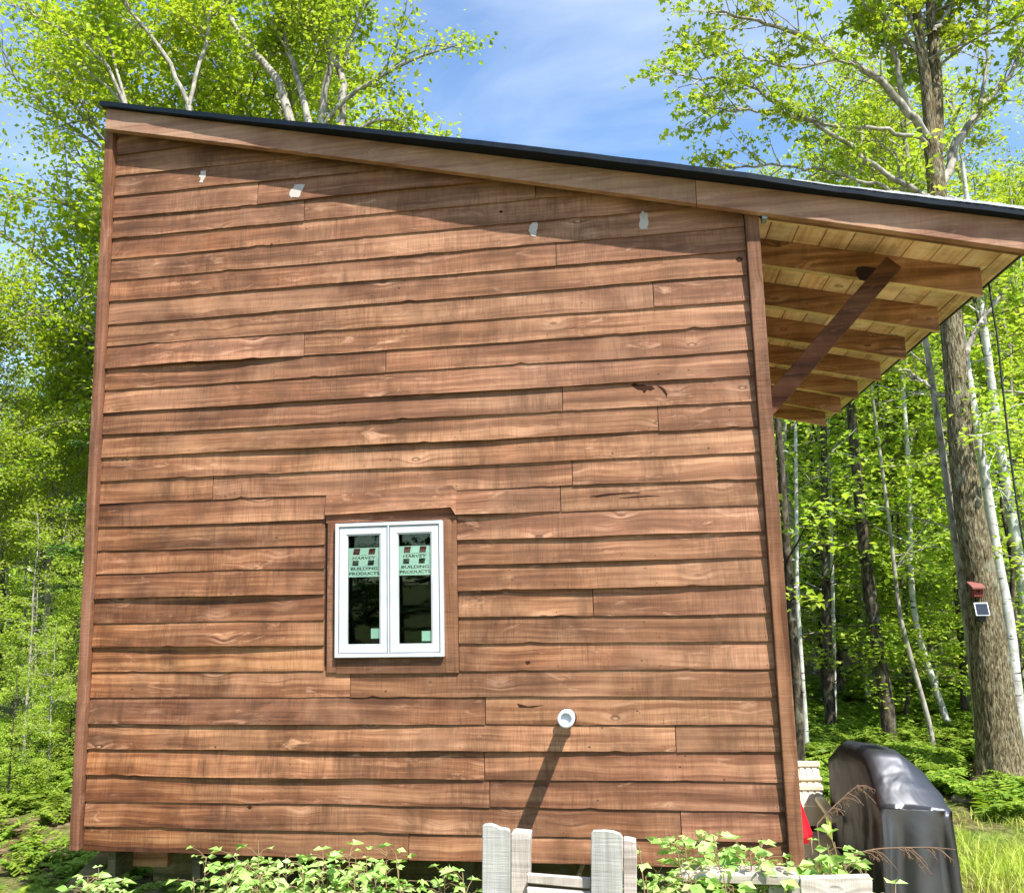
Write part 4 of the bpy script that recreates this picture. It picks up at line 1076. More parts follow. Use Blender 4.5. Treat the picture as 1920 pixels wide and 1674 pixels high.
# 1. the big tree at the right
YT = 5.6
base = at(1882, 1440, YT)
def tp(pts): return px_path(pts, YT)
trunk_big = tp([(1886, 1480), (1878, 1430), (1857, 1250), (1842, 1100), (1816, 950), (1804, 850), (1795, 740), (1787, 640), (1775, 500), (1758, 380), (1752, 300), (1746, 270)])
R = [.85 * wpx(w_, YT) for w_ in (92, 80, 68, 58, 52, 47, 44, 42, 40, 37, 34, 30)]
def big_tree():
    root = empty('big_maple', tuple(base), 'large furrowed-bark maple leaning left behind the eave, with a red birdhouse on its trunk', 'tree')
    tt = Tubes(); tb = Tubes(); lv = Leaves()
    Q = sm(trunk_big, 60); d0 = np.linspace(0, 1, len(R)); d = np.concatenate([[0], np.cumsum(np.linalg.norm(np.diff(trunk_big, axis=0), axis=1))]); d /= d[-1]
    Q2 = sm(trunk_big, 260); R2 = np.interp(np.linspace(0, 1, 260), d, R); K = 84
    tt.add(Q2, R2, K)
    Vv = tt.V[-1].reshape(260, K, 3); th = np.arange(K) * 2 * math.pi / K
    for a_ in range(260):
        fl = 1 + .35 * max(0, 1 - a_ / 26) ** 2
        for b_ in range(K):
            v_ = Vector((math.cos(th[b_]) * 8, math.sin(th[b_]) * 8, Q2[a_, 2] * 5))
            n_ = 1 - abs(mnoise.noise(v_)) * 2.2; n2_ = 1 - abs(mnoise.noise(v_ * 2.1 + Vector((5, 5, 5)))) * 2
            rr_ = (n_ * .055 + n2_ * .03) * min(1, R2[a_] / .12) + 1 + (fl - 1) * (1 + .5 * math.sin(th[b_] * 5))
            Vv[a_, b_] = Q2[a_] + (Vv[a_, b_] - Q2[a_]) * rr_
    stems = [([(1746, 290), (1740, 180), (1722, 60), (1712, -60), (1700, -260)], 24, 8), ([(1754, 290), (1757, 200), (1752, 100), (1744, 0), (1740, -120), (1745, -300)], 26, 10)]
    limbs = [([(1741, 262), (1729, 247), (1684, 184), (1612, 124), (1511, 71), (1425, 41), (1342, 22)], 17, 4, 0.75, -1.0),
             ([(1706, 210), (1699, 187), (1676, 101), (1665, 60), (1652, 0), (1640, -120)], 11, 5, .8, -.3),
             ([(1740, 275), (1729, 262), (1650, 240), (1556, 236), (1462, 210), (1331, 204)], 9, 3, .7, -.8),
             ([(1752, 378), (1732, 371), (1650, 319), (1556, 247), (1492, 214), (1425, 169), (1340, 145), (1271, 139)], 12, 3, .65, -1.2),
             ([(1740, 390), (1700, 365), (1624, 340), (1537, 318), (1450, 310), (1350, 315)], 8, 3, .6, -.6),
             ([(1612, 124), (1560, 110), (1500, 130), (1400, 110), (1300, 90)], 6, 2, .55, -.6),
             ([(1764, 345), (1774, 326), (1792, 270), (1837, 206), (1886, 150), (1930, 80)], 19, 6, .8, .4),
             ([(1722, 60), (1680, -20), (1600, -90), (1500, -120)], 9, 3, .8, -.6),
             ([(1752, 60), (1790, 0), (1850, -70)], 9, 3, .9, .5), ([(1837, 206), (1850, 130), (1850, 40), (1860, -50)], 8, 3, .8, .2),
             ([(1796, 730), (1765, 745), (1730, 715), (1700, 692), (1660, 690)], 9, 3, .45, .3),
             ([(1800, 690), (1815, 655), (1835, 610), (1860, 570), (1905, 530)], 14, 5, .5, .3)]
    for P, a, b in stems:
        Q = sm(px_path(P, YT, YT + (.3 if a == 26 else -.1)), 24); tt.add(Q, np.linspace(wpx(a, YT), wpx(b, YT), 24), 12, .02)
        for j in range(26):
            i = RNG.integers(6, 23); branch(tb, lv, Q[i], unit(RNG.normal(0, 1, 3) * [1, 1, .4] + UP * .5), RNG.uniform(.6, 1.3), .02, 1, dict(MAPLE, size=.075, dens=6, leaves=40))
    pr_ = dict(MAPLE, size=0.058, leaves=40, spread=0.05, dens=5.0, ratio=.5, droop=.6)
    for P, a, b, bl, dy in limbs:
        Q = px_path(P, YT, YT + dy); n = 26; Q = sm(Q, n); Q[1:-1] += RNG.normal(0, .012, (n - 2, 3))
        tb.add(Q, np.linspace(wpx(a, YT), wpx(b, YT), n), 7)
        ln = np.linalg.norm(np.diff(Q, axis=0), axis=1).sum()
        for j in range(int(ln * 8.5)):
            t = RNG.uniform(0.28, 1.0) * (n - 1); i = min(int(t), n - 2); q = Q[i] + (Q[i + 1] - Q[i]) * (t - i)
            dd = unit(Q[i + 1] - Q[i]); perp = RNG.normal(0, 1, 3); perp[2] *= .6; perp = unit(perp - dd * (perp @ dd)); an = RNG.uniform(.4, 1.1)
            branch(tb, lv, q, dd * math.cos(an) + perp * math.sin(an) + UP * .05, bl * RNG.uniform(.4, 1.1), .009, 1, pr_)
        branch(tb, lv, Q[-1], Q[-1] - Q[-2], bl * .6, .006, 1, pr_)
    tt.build('trunk', MAT['bark_big'], root); tb.build('limbs', MAT['bark_grey'], root); lv.build('crown', MAT['leaf_bright'], root, lobes=3, wide=.3)
    print('big tree leaves', lv.count())
big_tree()

# 2. maple behind the roof at the upper left, several stems
YM = 7.0
def stem(pts, w0, w1, dy=0.0, bl=1.1, dens=5.0): return (px_path(pts, YM, YM + dy), wpx(w0, YM), wpx(w1, YM), bl, dens)
MP = dict(MAPLE, size=0.075, leaves=95, spread=.13, dens=8.0, step=.3)
bpx = at(610, 330, YM); gb = (bpx[0], YM, ground_h(bpx[0], YM))
def low_(x, y): 
    p = at(x, y, YM); return p
trk = []
def down(x, y, bx, w):
    p = low_(x, y); q = np.array([gb[0] + bx, YM + RNG.uniform(-.2, .2), gb[2] - .1])
    return (np.array([q, (p + q) / 2 + [0.05, 0, 0], p]), wpx(w * 1.5, YM), wpx(w, YM))
trk = [down(546, 232, -.25, 24), down(580, 236, -.1, 20), down(603, 238, .05, 20), down(642, 242, .2, 22), down(671, 244, .35, 10)]
lim = [stem([(546, 232), (522, 148), (484, 105), (446, 67), (420, 0), (400, -120)], 22, 6, .3, 1.0, 4.5),
       stem([(580, 236), (565, 168), (541, 96), (532, 62), (520, -60)], 18, 6, .6, 1.0, 4),
       stem([(603, 238), (606, 177), (623, 110), (634, 48), (640, -80)], 18, 6, -.2, .95, 4),
       stem([(642, 242), (645, 168), (632, 110), (604, 62), (546, 5), (520, -80)], 20, 6, .2, .95, 4),
       stem([(606, 236), (628, 196), (680, 168), (738, 125), (790, 102), (845, 88)], 12, 4, -.4, .40, 3.2),
       stem([(671, 244), (695, 208), (712, 208), (760, 240), (800, 262)], 9, 3, 0, .4, 4),
       stem([(645, 120), (660, 60), (690, 10), (720, -60)], 9, 4, 0, .7, 5),
       stem([(738, 125), (770, 90), (810, 75), (860, 90)], 5, 2, -.3, .32, 4),
       stem([(680, 168), (720, 150), (755, 60), (760, 20)], 6, 3, -.3, .45, 4)]
limb_tree('maple_clump', 'many-stemmed maple behind the roof, one limb reaching right into open sky', 'tree', gb, trk, lim, MAT['bark_grey'], MAT['leaf_bright'], MP, lvl=2, lobes=1)
YM = 6.3
g2 = at(330, 300, YM); gb = (g2[0], YM, ground_h(g2[0], YM))
trk = [down(355, 200, 0.0, 14), down(240, 210, -.25, 14)]
lim = [stem([(355, 200), (307, 91), (268, 53), (225, 0), (200, -90)], 12, 5, 0, 1.0, 6),
       stem([(355, 196), (380, 100), (400, 20), (400, -80)], 10, 5, .5, 1.0, 6),
       stem([(240, 210), (190, 100), (120, 60), (60, 25), (20, 10)], 9, 3, -.3, .5, 6),
       stem([(240, 210), (200, 160), (150, 120), (110, 100)], 7, 3, .2, .5, 6),
       stem([(240, 210), (215, 110), (190, 20), (170, -60)], 8, 3, .3, .7, 6)]
limb_tree('young_maple', 'yellow-green maple whose crown rises past the upper left corner of the roof', 'tree', gb, trk, lim, MAT['bark_grey'], MAT['leaf_yellow'], dict(MP, leaves=75), lvl=2)

# ---- generic trees built at the origin, then placed
def proto_tree(seed, H, crown0, rad, r0, leafm, barkm, prm, nb=24, leanv=(0, 0), ups=0.4, lobes=1):
    """returns (trunk mesh, crown mesh)"""
    global RNG
    keep = RNG; RNG = np.random.default_rng(seed)
    n = 16; z = np.linspace(0, H, n); P = np.stack([leanv[0] * z + np.cumsum(RNG.normal(0, .03, n)), leanv[1] * z + np.cumsum(RNG.normal(0, .03, n)), z], 1)
    P[0, :2] = 0
    tt = Tubes(); lv = Leaves(); tt.add(P, np.linspace(r0, r0 * .25, n), 8, .03)
    for j in range(nb):
        t = crown0 + (1 - crown0) * (j + RNG.uniform(0, 1)) / nb; i = min(int(t * (n - 1)), n - 2); q = P[i] + (P[i + 1] - P[i]) * (t * (n - 1) - i)
        a = RNG.uniform(0, 2 * math.pi); d = np.array([math.cos(a), math.sin(a), ups])
        ln = rad * (1.1 - 0.75 * max(0, (t - crown0) / (1 - crown0)) ** 1.5) * RNG.uniform(.6, 1.1)
        branch(tt, lv, q, d, ln, r0 * .28, 2 if ln > .9 else 1, prm)
    a_ = tt.build('trunk', barkm); b_ = lv.build('crown', leafm, lobes=lobes)
    ms = (a_.data, b_.data); cnt = lv.count()
    bpy.data.objects.remove(a_); bpy.data.objects.remove(b_); RNG = keep
    print('proto', seed, 'leaves', cnt)
    return ms
def place(ms, name, loc, rz, s, label, group, crown=True, sz=None):
    root = empty(name, loc, label, 'tree', group); root.rotation_euler = (0, 0, rz); root.scale = (s, s, sz or s)
    for me, nm in zip(ms, ('trunk', 'crown')):
        if nm == 'crown' and not crown: continue
        link(bpy.data.objects.new(nm, me), root)
    return root
BEECH = dict(step=0.3, wob=0.08, trop=0.0, lmin=0.3, leaves=46, size=0.085, spread=0.085, dens=5.6, ratio=0.5, planar=0.15, flat=2.0, droop=.1, tmin=.15, rmin=.004)
sap_a = proto_tree(21, 7.5, 0.10, 1.7, .05, MAT['leaf_mid'], MAT['bark_grey'], BEECH, 30, (.02, 0), .25)
sap_b = proto_tree(22, 6.0, 0.06, 1.5, .04, MAT['leaf_mid'], MAT['bark_dark'], BEECH, 26, (-.03, .02), .2)
mid_a = proto_tree(23, 11, 0.30, 2.3, .10, MAT['leaf_bright'], MAT['bark_grey'], dict(MAPLE, leaves=62, size=.078, spread=.15, dens=4.6, step=.35), 48, (.01, 0), .7)
mid_b = proto_tree(24, 12, 0.30, 2.4, .11, MAT['leaf_yellow'], MAT['bark_grey'], dict(MAPLE, leaves=62, size=.078, spread=.15, dens=4.6, step=.35), 48, (-.02, 0), .7)
NEED = dict(step=0.3, wob=0.06, trop=-0.02, lmin=0.2, leaves=90, size=0.06, spread=0.04, dens=6.0, ratio=0.42, planar=0.1, flat=1.6, droop=.15, tmin=.1, rmin=.004)
hem_a = proto_tree(25, 8.5, 0.12, 1.6, .09, MAT['leaf_dark'], MAT['bark_dark'], NEED, 34, (0, 0), .05)

def gpos(px, Y, py=1450):
    p = at(px, py, Y); return (float(p[0]), Y, ground_h(p[0], Y) - .03)
# right-hand understory
rng2 = np.random.default_rng(5)
sites = [(1500, 9.5, sap_a), (1560, 8.5, sap_b), (1640, 10.5, sap_a), (1700, 9.0, sap_b), (1770, 11.5, sap_a), (1850, 12.0, sap_b), (1905, 8.0, sap_b), (1960, 10.5, sap_a), (1600, 12.5, sap_a), (1720, 13.5, sap_b), (1480, 12.0, sap_b), (1540, 14.5, sap_a), (1660, 15, sap_b), (2060, 9.0, sap_a), (1820, 15.0, sap_a), (1910, 15.5, sap_b), (2180, 11, sap_b)]
for k, (px, Y, ms) in enumerate(sites):
    place(ms, 'beech_sapling', gpos(px, Y), rng2.uniform(0, 6.28), rng2.uniform(.8, 1.05), 'leafy green sapling with layered sprays in the wood right of the cabin', 'saplings in the right-hand wood')
# taller bright trees right
for k, (px, Y, ms, s) in enumerate([(1560, 14, mid_a, .95), (1660, 12.5, mid_b, .95), (1850, 10.5, mid_b, .95), (1930, 13.0, mid_a, 1.05), (1740, 17, mid_a, 1.15), (1880, 18, mid_b, 1.2), (2090, 15, mid_b, 1.0), (1600, 19, mid_a, 1.1)]):
    lab = ['green maple rising behind the roof edge left of the big maple', 'yellow-green maple just left of the big trunk, seen above and below the eave', 'yellow-leaved maple directly right of the big maple trunk', 'green maple at the right edge behind the yellow-leaved one', 'distant green maple in line with the big trunk', 'distant yellow-green maple far behind at the right edge', 'yellow-green maple beyond the right edge of the wood', 'farthest green maple showing over the middle of the eave'][k]
    place(ms, 'maple', gpos(px, Y), rng2.uniform(0, 6.28), s, lab, 'tall maples in the right-hand wood')
for k, (px, Y, s) in enumerate([(1590, 11.2, .8), (1480, 15, 1.0), (1690, 17, 1.0), (1800, 19, 1.1)]):
    place(hem_a, 'hemlock', gpos(px, Y), rng2.uniform(0, 6.28), s, ['dark hemlock just above the covered grill', 'dark hemlock behind the right corner board', 'dark hemlock between the dark trunk and the big trunk, farther back', 'farthest dark hemlock left of the big trunk'][k], 'hemlocks in the right-hand wood')
# left side
for k, (px, Y, ms, s) in enumerate([(-60, 7.5, mid_a, .6), (70, 9.5, mid_b, .62), (150, 11.5, mid_a, .72), (-200, 6.5, mid_b, .8), (250, 13, mid_b, 1.0), (430, 12, mid_a, .95), (60, 15, mid_a, .75), (560, 15, mid_b, 1.0), (330, 9.5, mid_a, 1.35), (200, 9.0, mid_b, 1.15), (470, 9.5, mid_b, 1.3), (640, 12.5, mid_a, .96)]):
    lab = ['green maple leaning into the picture at the left edge', 'yellow-green maple between the left edge and the cabin corner', 'green maple showing right beside the upper left cabin corner', 'yellow-green maple farthest out on the left', 'yellow-green maple behind the high end of the roof', 'green maple behind the roof below the many-stemmed maple', 'distant green maple low at the left edge', 'distant yellow-green maple behind the many-stemmed maple', 'yellow-green maple behind the young maple over the upper left roof corner', 'yellow-green maple filling in just right of the upper left roof corner', 'green maple crowded behind the stems of the many-stemmed maple', 'low yellow-green maple just topping the roof right of the many-stemmed maple'][k]
    place(ms, 'maple', gpos(px, Y), rng2.uniform(0, 6.28), s, lab, 'maples in the left-hand wood')
for k, (px, Y, ms, s) in enumerate([(40, 6.0, sap_a, .42), (140, 7.6, sap_b, .55), (-30, 8.0, sap_b, .55), (90, 10.0, sap_a, .52), (-90, 5.0, sap_a, .5), (190, 9.0, sap_a, .5), (0, 12.0, sap_b, .7), (120, 13.0, sap_b, .7), (-220, 7.0, sap_b, .7), (300, 11, sap_b, .8), (20, 4.2, sap_b, .26), (90, 5.2, sap_a, .24), (-60, 3.6, sap_a, .22), (130, 6.4, sap_b, .3), (60, 7.2, sap_a, .3)]):
    place(ms, 'beech_sapling', gpos(px, Y), rng2.uniform(0, 6.28), s, 'leafy green sapling with layered sprays in the wood left of the cabin', 'saplings in the left-hand wood')
for k, (px, Y, s) in enumerate([(215, 6.4, .72), (60, 13.5, .8)]):
    place(hem_a, 'hemlock', gpos(px, Y), 1.3 + k * 2, s, ['dark hemlock spreading its branches beside the left corner of the cabin', 'smaller dark hemlock farther back in the left-hand wood'][k], 'hemlocks in the left-hand wood')

# individual trunks of the right-hand wood, following their own leans
def trunk_thing(name, pts, Y, w0, w1, barkm, label, group=None, twigs=12, up=2.5):
    P = px_path(pts, Y); top = P[-1]; d = unit(P[-1] - P[-2])
    g = ground_h(P[0][0], Y)
    if P[0][2] > g: P = np.vstack([[P[0][0] + (P[0][0] - P[1][0]) * .1, Y, g - .1], P])
    P = np.vstack([P, top + d * up * .5, top + d * up])
    root = empty(name, tuple(P[0]), label, 'tree', group); tt = Tubes(); lv = Leaves()
    n = 40; Q = sm(P, n); tt.add(Q, np.linspace(wpx(w0, Y), wpx(w1, Y) * .5, n), 10, .015)
    tb = Tubes()
    for j in range(twigs):
        i = RNG.integers(n // 3, n); branch(tb, lv, Q[i], unit(RNG.normal(0, 1, 3) * [1, 1, .3] + UP * .3), RNG.uniform(.5, 1.4), .012, 1, dict(BEECH, leaves=40, dens=4))
    tt.V += [v_ for v_ in tb.V]; tt.F += [f_ + tt.n for f_ in tb.F]
    tt.build('trunk', barkm, root)
    if lv.P: lv.build('crown', MAT['leaf_mid'], root)
B, Dk, Gy = MAT['bark_birch'], MAT['bark_dark'], MAT['bark_grey']
for a in [('birch', [(1917, 1400), (1902, 1266), (1892, 1158), (1870, 1051), (1852, 925), (1831, 800), (1815, 700)], 6.2, 22, 15, B, 'white birch just right of the big furrowed trunk'),
          ('birch', [(1950, 1400), (1925, 1150), (1906, 1015), (1888, 925), (1870, 800), (1850, 650)], 7.6, 22, 15, B, 'white birch at the right edge behind the black cable'),
          ('slender_tree', [(1842, 1440), (1838, 1373), (1827, 1266), (1806, 1105), (1784, 961), (1763, 818), (1745, 700)], 5.9, 18, 12, Gy, 'slim grey trunk close along the left side of the big furrowed trunk'),
          ('spruce_trunk', [(1672, 1440), (1669, 1373), (1655, 1266), (1637, 1158), (1619, 1015), (1605, 872), (1590, 700)], 7.8, 26, 18, Dk, 'dark straight trunk above the covered grill'),
          ('dark_tree', [(1560, 1440), (1558, 1373), (1551, 1194), (1547, 1015), (1545, 850)], 8.2, 20, 12, Dk, 'dark trunk between the corner board and the covered grill'),
          ('birch', [(1566, 1440), (1565, 1373), (1563, 1200), (1560, 1050), (1556, 900)], 8.9, 9, 6, B, 'thin white birch touching a dark trunk left of the grill'),
          ('birch', [(1514, 1440), (1512, 1373), (1504, 1266), (1494, 1110), (1494, 1015), (1492, 850)], 6.8, 9, 7, B, 'thin pale birch nearest the right corner board'),
          ('dark_tree', [(1548, 1440), (1544, 1266), (1537, 1122), (1529, 980), (1522, 850)], 10.5, 12, 8, Dk, 'thin dark trunk between the pale birch and the first dark trunk'),
          ('birch', [(1795, 1420), (1788, 1388), (1762, 1312), (1727, 1212), (1709, 1122), (1705, 890), (1695, 750)], 8.4, 12, 8, B, 'leaning white birch between the dark trunk and the big furrowed trunk'),
          ('slender_tree', [(1752, 1420), (1748, 1373), (1712, 1248), (1687, 1158), (1670, 1000), (1650, 850)], 7.2, 9, 6, Gy, 'slender grey-green tree leaning left of the white leaning birch'),
          ('dark_tree', [(1812, 1420), (1808, 1266), (1795, 1105), (1790, 960)], 9.5, 16, 10, Dk, 'dark trunk half hidden just left of the big furrowed trunk'),
          ('slender_tree', [(1500, 1460), (1496, 1300), (1484, 1150), (1470, 950)], 5.4, 20, 15, Dk, 'dark trunk rising directly behind the right corner board'),
          ]:
    trunk_thing(a[0], a[1], a[2], a[3], a[4], a[5], a[6])
for k in range(16):
    px = rng2.uniform(1480, 2100); Y = rng2.uniform(11, 20); ln = rng2.uniform(-40, 10)
    trunk_thing('forest_trunk', [(px, 1400), (px + ln * .4, 1150), (px + ln, 850)], Y, 9, 6, Dk if k % 3 else Gy, 'thin trunk deep in the right-hand wood', 'thin trunks deep in the right-hand wood', twigs=3)
for k in range(14):
    px = rng2.uniform(-250, 150); Y = rng2.uniform(7, 15); ln = rng2.uniform(-15, 60)
    trunk_thing('forest_trunk', [(px, 1560), (px + ln * .4, 1350), (px + ln, 1000)], Y, 9, 5, Gy if k % 3 else Dk, 'thin trunk in the undergrowth left of the cabin', 'thin trunks in the left-hand wood', twigs=3, up=2.5)

# far wood: one mass of foliage behind everything
def far_wood():
    lv = Leaves(); tt = Tubes(); r = np.random.default_rng(9)
    for k in range(180):
        x = r.uniform(-26, 34); y = r.uniform(19, 34); h = r.uniform(5, 10)
        if -14 < x < 3: h = r.uniform(3, 5.5)
        g = ground_h(x, y); tt.add([(x, y, g), (x + r.uniform(-.3, .3), y, g + h)], [.08, .03], 5)
        n = 900; rad = r.uniform(1.0, 1.8)
        # clumped: each tree a stack of flattened sprays
        cl = 16; C = np.stack([x + r.normal(0, rad * .55, cl), y + r.normal(0, rad * .55, cl), g + h * r.uniform(.12, 1.0, cl)], 1)
        idx = r.integers(0, cl, n); P = C[idx] + r.normal(0, 1, (n, 3)) * [.5, .5, .22]
        D = r.normal(0, 1, (n, 3)); N = r.normal(0, .5, (n, 3)) + UP
        lv.add(P, D, N, r.uniform(.12, .24, n))
    o = lv.build('far_wood', MAT['leaf_mid']); tag(o, 'continuous green wood filling the distance behind the trees', 'wood', kind='stuff')
    o = tt.build('far_trunks', MAT['bark_dark']); tag(o, 'thin dark trunks of the distant wood', 'wood', kind='stuff')
far_wood()
# wood behind the photographer (what the window glass mirrors)
for k, (x, y, ms, s) in enumerate([(-3, -12, hem_a, .9), (0, -13.5, mid_a, .7), (2.6, -12.5, sap_a, .9), (-1.5, -15, hem_a, 1.0), (4.6, -14, hem_a, .9), (-5, -13, mid_b, .7), (6.5, -13, mid_a, .7), (1.2, -15.5, hem_a, 1.), (-7.5, -14, hem_a, 1), (3.4, -16, hem_a, 1.1), (-3.4, -16.5, hem_a, 1.1), (8.5, -15, hem_a, 1), (-10, -15, mid_a, .8)]):
    place(ms, 'clearing_edge_tree', (x, y, ground_h(x, y)), k * 1.7, s, 'tree at the edge of the clearing behind the photographer', 'trees behind the photographer')

# ------------------------------------------------------------------ ground plants
def fern_field(name, label, n, region, matl, size, hgt, seed, wide=.2):
    r = np.random.default_rng(seed); lv = Leaves()
    for k in range(n):
        x, y = region(r); g = ground_h(x, y); nb = r.integers(5, 9)
        for b in range(nb):
            a = r.uniform(0, 6.28); L_ = hgt * r.uniform(.6, 1.2); m_ = 12; t = np.linspace(.1, 1, m_)
            d = np.array([math.cos(a), math.sin(a)])
            P = np.stack([x + d[0] * t * L_ * .8, y + d[1] * t * L_ * .8, g + L_ * (1.1 * t - .75 * t * t)], 1)
            side = np.array([-d[1], d[0], 0])
            for s_ in (-1, 1):
                D = side[None] * s_ + np.array([d[0], d[1], 0]) * .5 + r.normal(0, .1, (m_, 3)); N = np.tile(UP, (m_, 1)) + r.normal(0, .2, (m_, 3))
                lv.add(P, D, N, size * (1.15 - t) * r.uniform(.8, 1.2, m_))
    o = lv.build(name, matl, wide=wide, fold=.03); tag(o, label, 'undergrowth', kind='stuff'); print(name, lv.count())
def reg_right(r):
    while True:
        x = r.uniform(3.6, 10.5); y = r.uniform(4.2, 13)
        if y > 4.75 + .25 * math.sin(x * 2) : return x, y
def reg_left(r): return r.uniform(-7.5, 0.2), r.uniform(0.2, 9) 
fern_field('ferns', 'ferns and low green undergrowth on the forest floor at the right', 700, reg_right, MAT['leaf_fern'], .16, .42, 31)
fern_field('undergrowth', 'bright low undergrowth at the foot of the trees left of the cabin', 900, reg_left, MAT['leaf_fern'], .10, .36, 32, wide=.34)
def grass():
    r = np.random.default_rng(41); n = 56000
    x = r.uniform(3.2, 9.5, n); y = r.uniform(-1.5, 5.4, n)
    dn = np.array([mnoise.noise(Vector((a * 1.1, b * 1.1, 4))) for a, b in zip(x, y)])
    keep = (dn > -.28 + r.normal(0, .12, n)) & (y < 4.85 + .3 * np.sin(x * 2)) & ((y > .2) | (r.random(n) < .25)); x, y = x[keep], y[keep]; n = len(x)
    z = np.array([ground_h(a, b) for a, b in zip(x, y)]) - .01
    cl = r.integers(0, n, n); 
    h = r.uniform(.04, .11, n) * (1 + .8 * (dn[keep] > .15)); w = r.uniform(.002, .0045, n); a = r.uniform(0, 6.28, n)
    bd = r.normal(0, .5, (n, 2))
    P0 = np.stack([x - np.cos(a) * w, y - np.sin(a) * w, z], 1); P1 = np.stack([x + np.cos(a) * w, y + np.sin(a) * w, z], 1)
    P2 = np.stack([x + bd[:, 0] * h * .35, y + bd[:, 1] * h * .35, z + h * .6], 1); P3 = np.stack([x + bd[:, 0] * h, y + bd[:, 1] * h, z + h], 1)
    P2a = P2 - np.stack([np.cos(a) * w * .8, np.sin(a) * w * .8, 0 * w], 1); P2b = P2 + np.stack([np.cos(a) * w * .8, np.sin(a) * w * .8, 0 * w], 1)
    V = np.concatenate([P0, P1, P2b, P2a, P3]); i = np.arange(n)
    Fc = np.concatenate([np.stack([i, i + n, i + 2 * n], 1), np.stack([i, i + 2 * n, i + 3 * n], 1), np.stack([i + 3 * n, i + 2 * n, i + 4 * n], 1)])
    o = fast_mesh('grass', V, Fc, MAT['grass']); tag(o, 'short bright sunlit grass round the covered grill', 'grass', kind='stuff')
grass()

# leafy weeds in front of the cabin: every plant is a thing
def weed(px, py, Y, label, group, seed, tall=None, n_st=3, size=.05, spread=.16, dens=26):
    r = np.random.default_rng(seed); top = at(px, py, Y); g = ground_h(top[0], Y); H = top[2] - g
    root = empty('leafy_weed', (float(top[0]), Y, g), label, 'plant', group)
    tt = Tubes(); lv = Leaves()
    for s_ in range(n_st):
        ax = r.normal(0, spread); ay = r.normal(0, spread * .6); hh = H * (1 if s_ == 0 else r.uniform(.75, .97)); n = 12; t = np.linspace(0, 1, n)
        P = np.stack([top[0] + ax * t * (1.0 if s_ else .3) + .03 * np.sin(t * 4 + s_), Y + ay * t, g + hh * t], 1)
        tt.add(P, np.linspace(.005, .002, n), 4)
        m_ = dens
        for j in range(m_):
            tj = r.uniform(.35, 1.0); q = np.array([np.interp(tj, t, P[:, c_]) for c_ in range(3)]); a = r.uniform(0, 6.28); L_ = r.uniform(.04, .12) * (1.25 - .6 * tj)
            d = np.array([math.cos(a), math.sin(a), r.uniform(.1, .6)]); e = q + d * L_; tt.add([q, q * .5 + e * .5 + [0, 0, .008], e], [.0016, .0014, .001], 3)
            # three leaflets
            D = np.array([d, d + np.array([-d[1], d[0], 0]) * 1.4, d - np.array([-d[1], d[0], 0]) * 1.4]); D[:, 2] -= r.uniform(.2, .6)
            N = np.tile(UP, (3, 1)) + r.normal(0, .5, (3, 3)); lv.add(np.tile(e, (3, 1)), D, N, size * r.uniform(.45, 1.25) * np.array([1.1, .9, .9]))
    tt.build('stems', MAT['stem'], root); lv.build('leaves', MAT['leaf_weed'], root, wide=.27, fold=.11)
sd = 100
r3 = np.random.default_rng(77)
for px, py, Y in [(210, 1640, -.45), (250, 1632, -.5), (330, 1640, -.6), (380, 1622, -.5), (430, 1598, -.4), (470, 1592, -.45), (520, 1606, -.5), (560, 1600, -.4), (600, 1602, -.45), (640, 1618, -.55), (690, 1625, -.5), (730, 1605, -.45), (770, 1612, -.45), (800, 1635, -.55), (850, 1655, -.5), (300, 1650, -.8), (450, 1635, -.8), (560, 1640, -.85), (680, 1650, -.8), (880, 1668, -.7), (160, 1660, -.6)]:
    weed(px, py, Y, 'pale green leafy weed growing under the long lower edge of the siding', 'weeds along the front of the cabin', sd, dens=int(r3.integers(38, 60)), size=.046, n_st=5); sd += 1
for px, py, Y in [(1215, 1580, -.95), (1200, 1610, -.95), (1235, 1640, -.9)]:
    weed(px, py, Y, 'leafy weed beside the right upright of the standing pallet', 'weeds beside the standing pallet', sd, n_st=2, size=.05, spread=.06, dens=14); sd += 1
for px, py, Y in [(1300, 1565, -.7), (1325, 1552, -.7), (1350, 1568, -.75), (1380, 1556, -.7), (1405, 1575, -.7), (1430, 1590, -.7), (1330, 1600, -.6), (1380, 1610, -.6), (1300, 1640, -.95), (1400, 1640, -.95), (1450, 1620, -.7)]:
    weed(px, py, Y, 'bright bramble mounded in front of the lower right siding', 'brambles over the second pallet', sd, n_st=5, size=.048, spread=.11, dens=80); sd += 1
for px, py, Y in [(1530, 1575, -.6), (1555, 1568, -.6), (1585, 1572, -.6), (1540, 1610, -.6), (1600, 1605, -.62), (1620, 1640, -.65), (1655, 1650, -.65), (1680, 1665, -.65), (1510, 1625, -.7), (1570, 1630, -.8)]:
    weed(px, py, Y, 'leafy bramble reaching in front of the black grill cover', 'brambles in front of the grill', sd, n_st=3, size=.052, spread=.08, dens=26); sd += 1

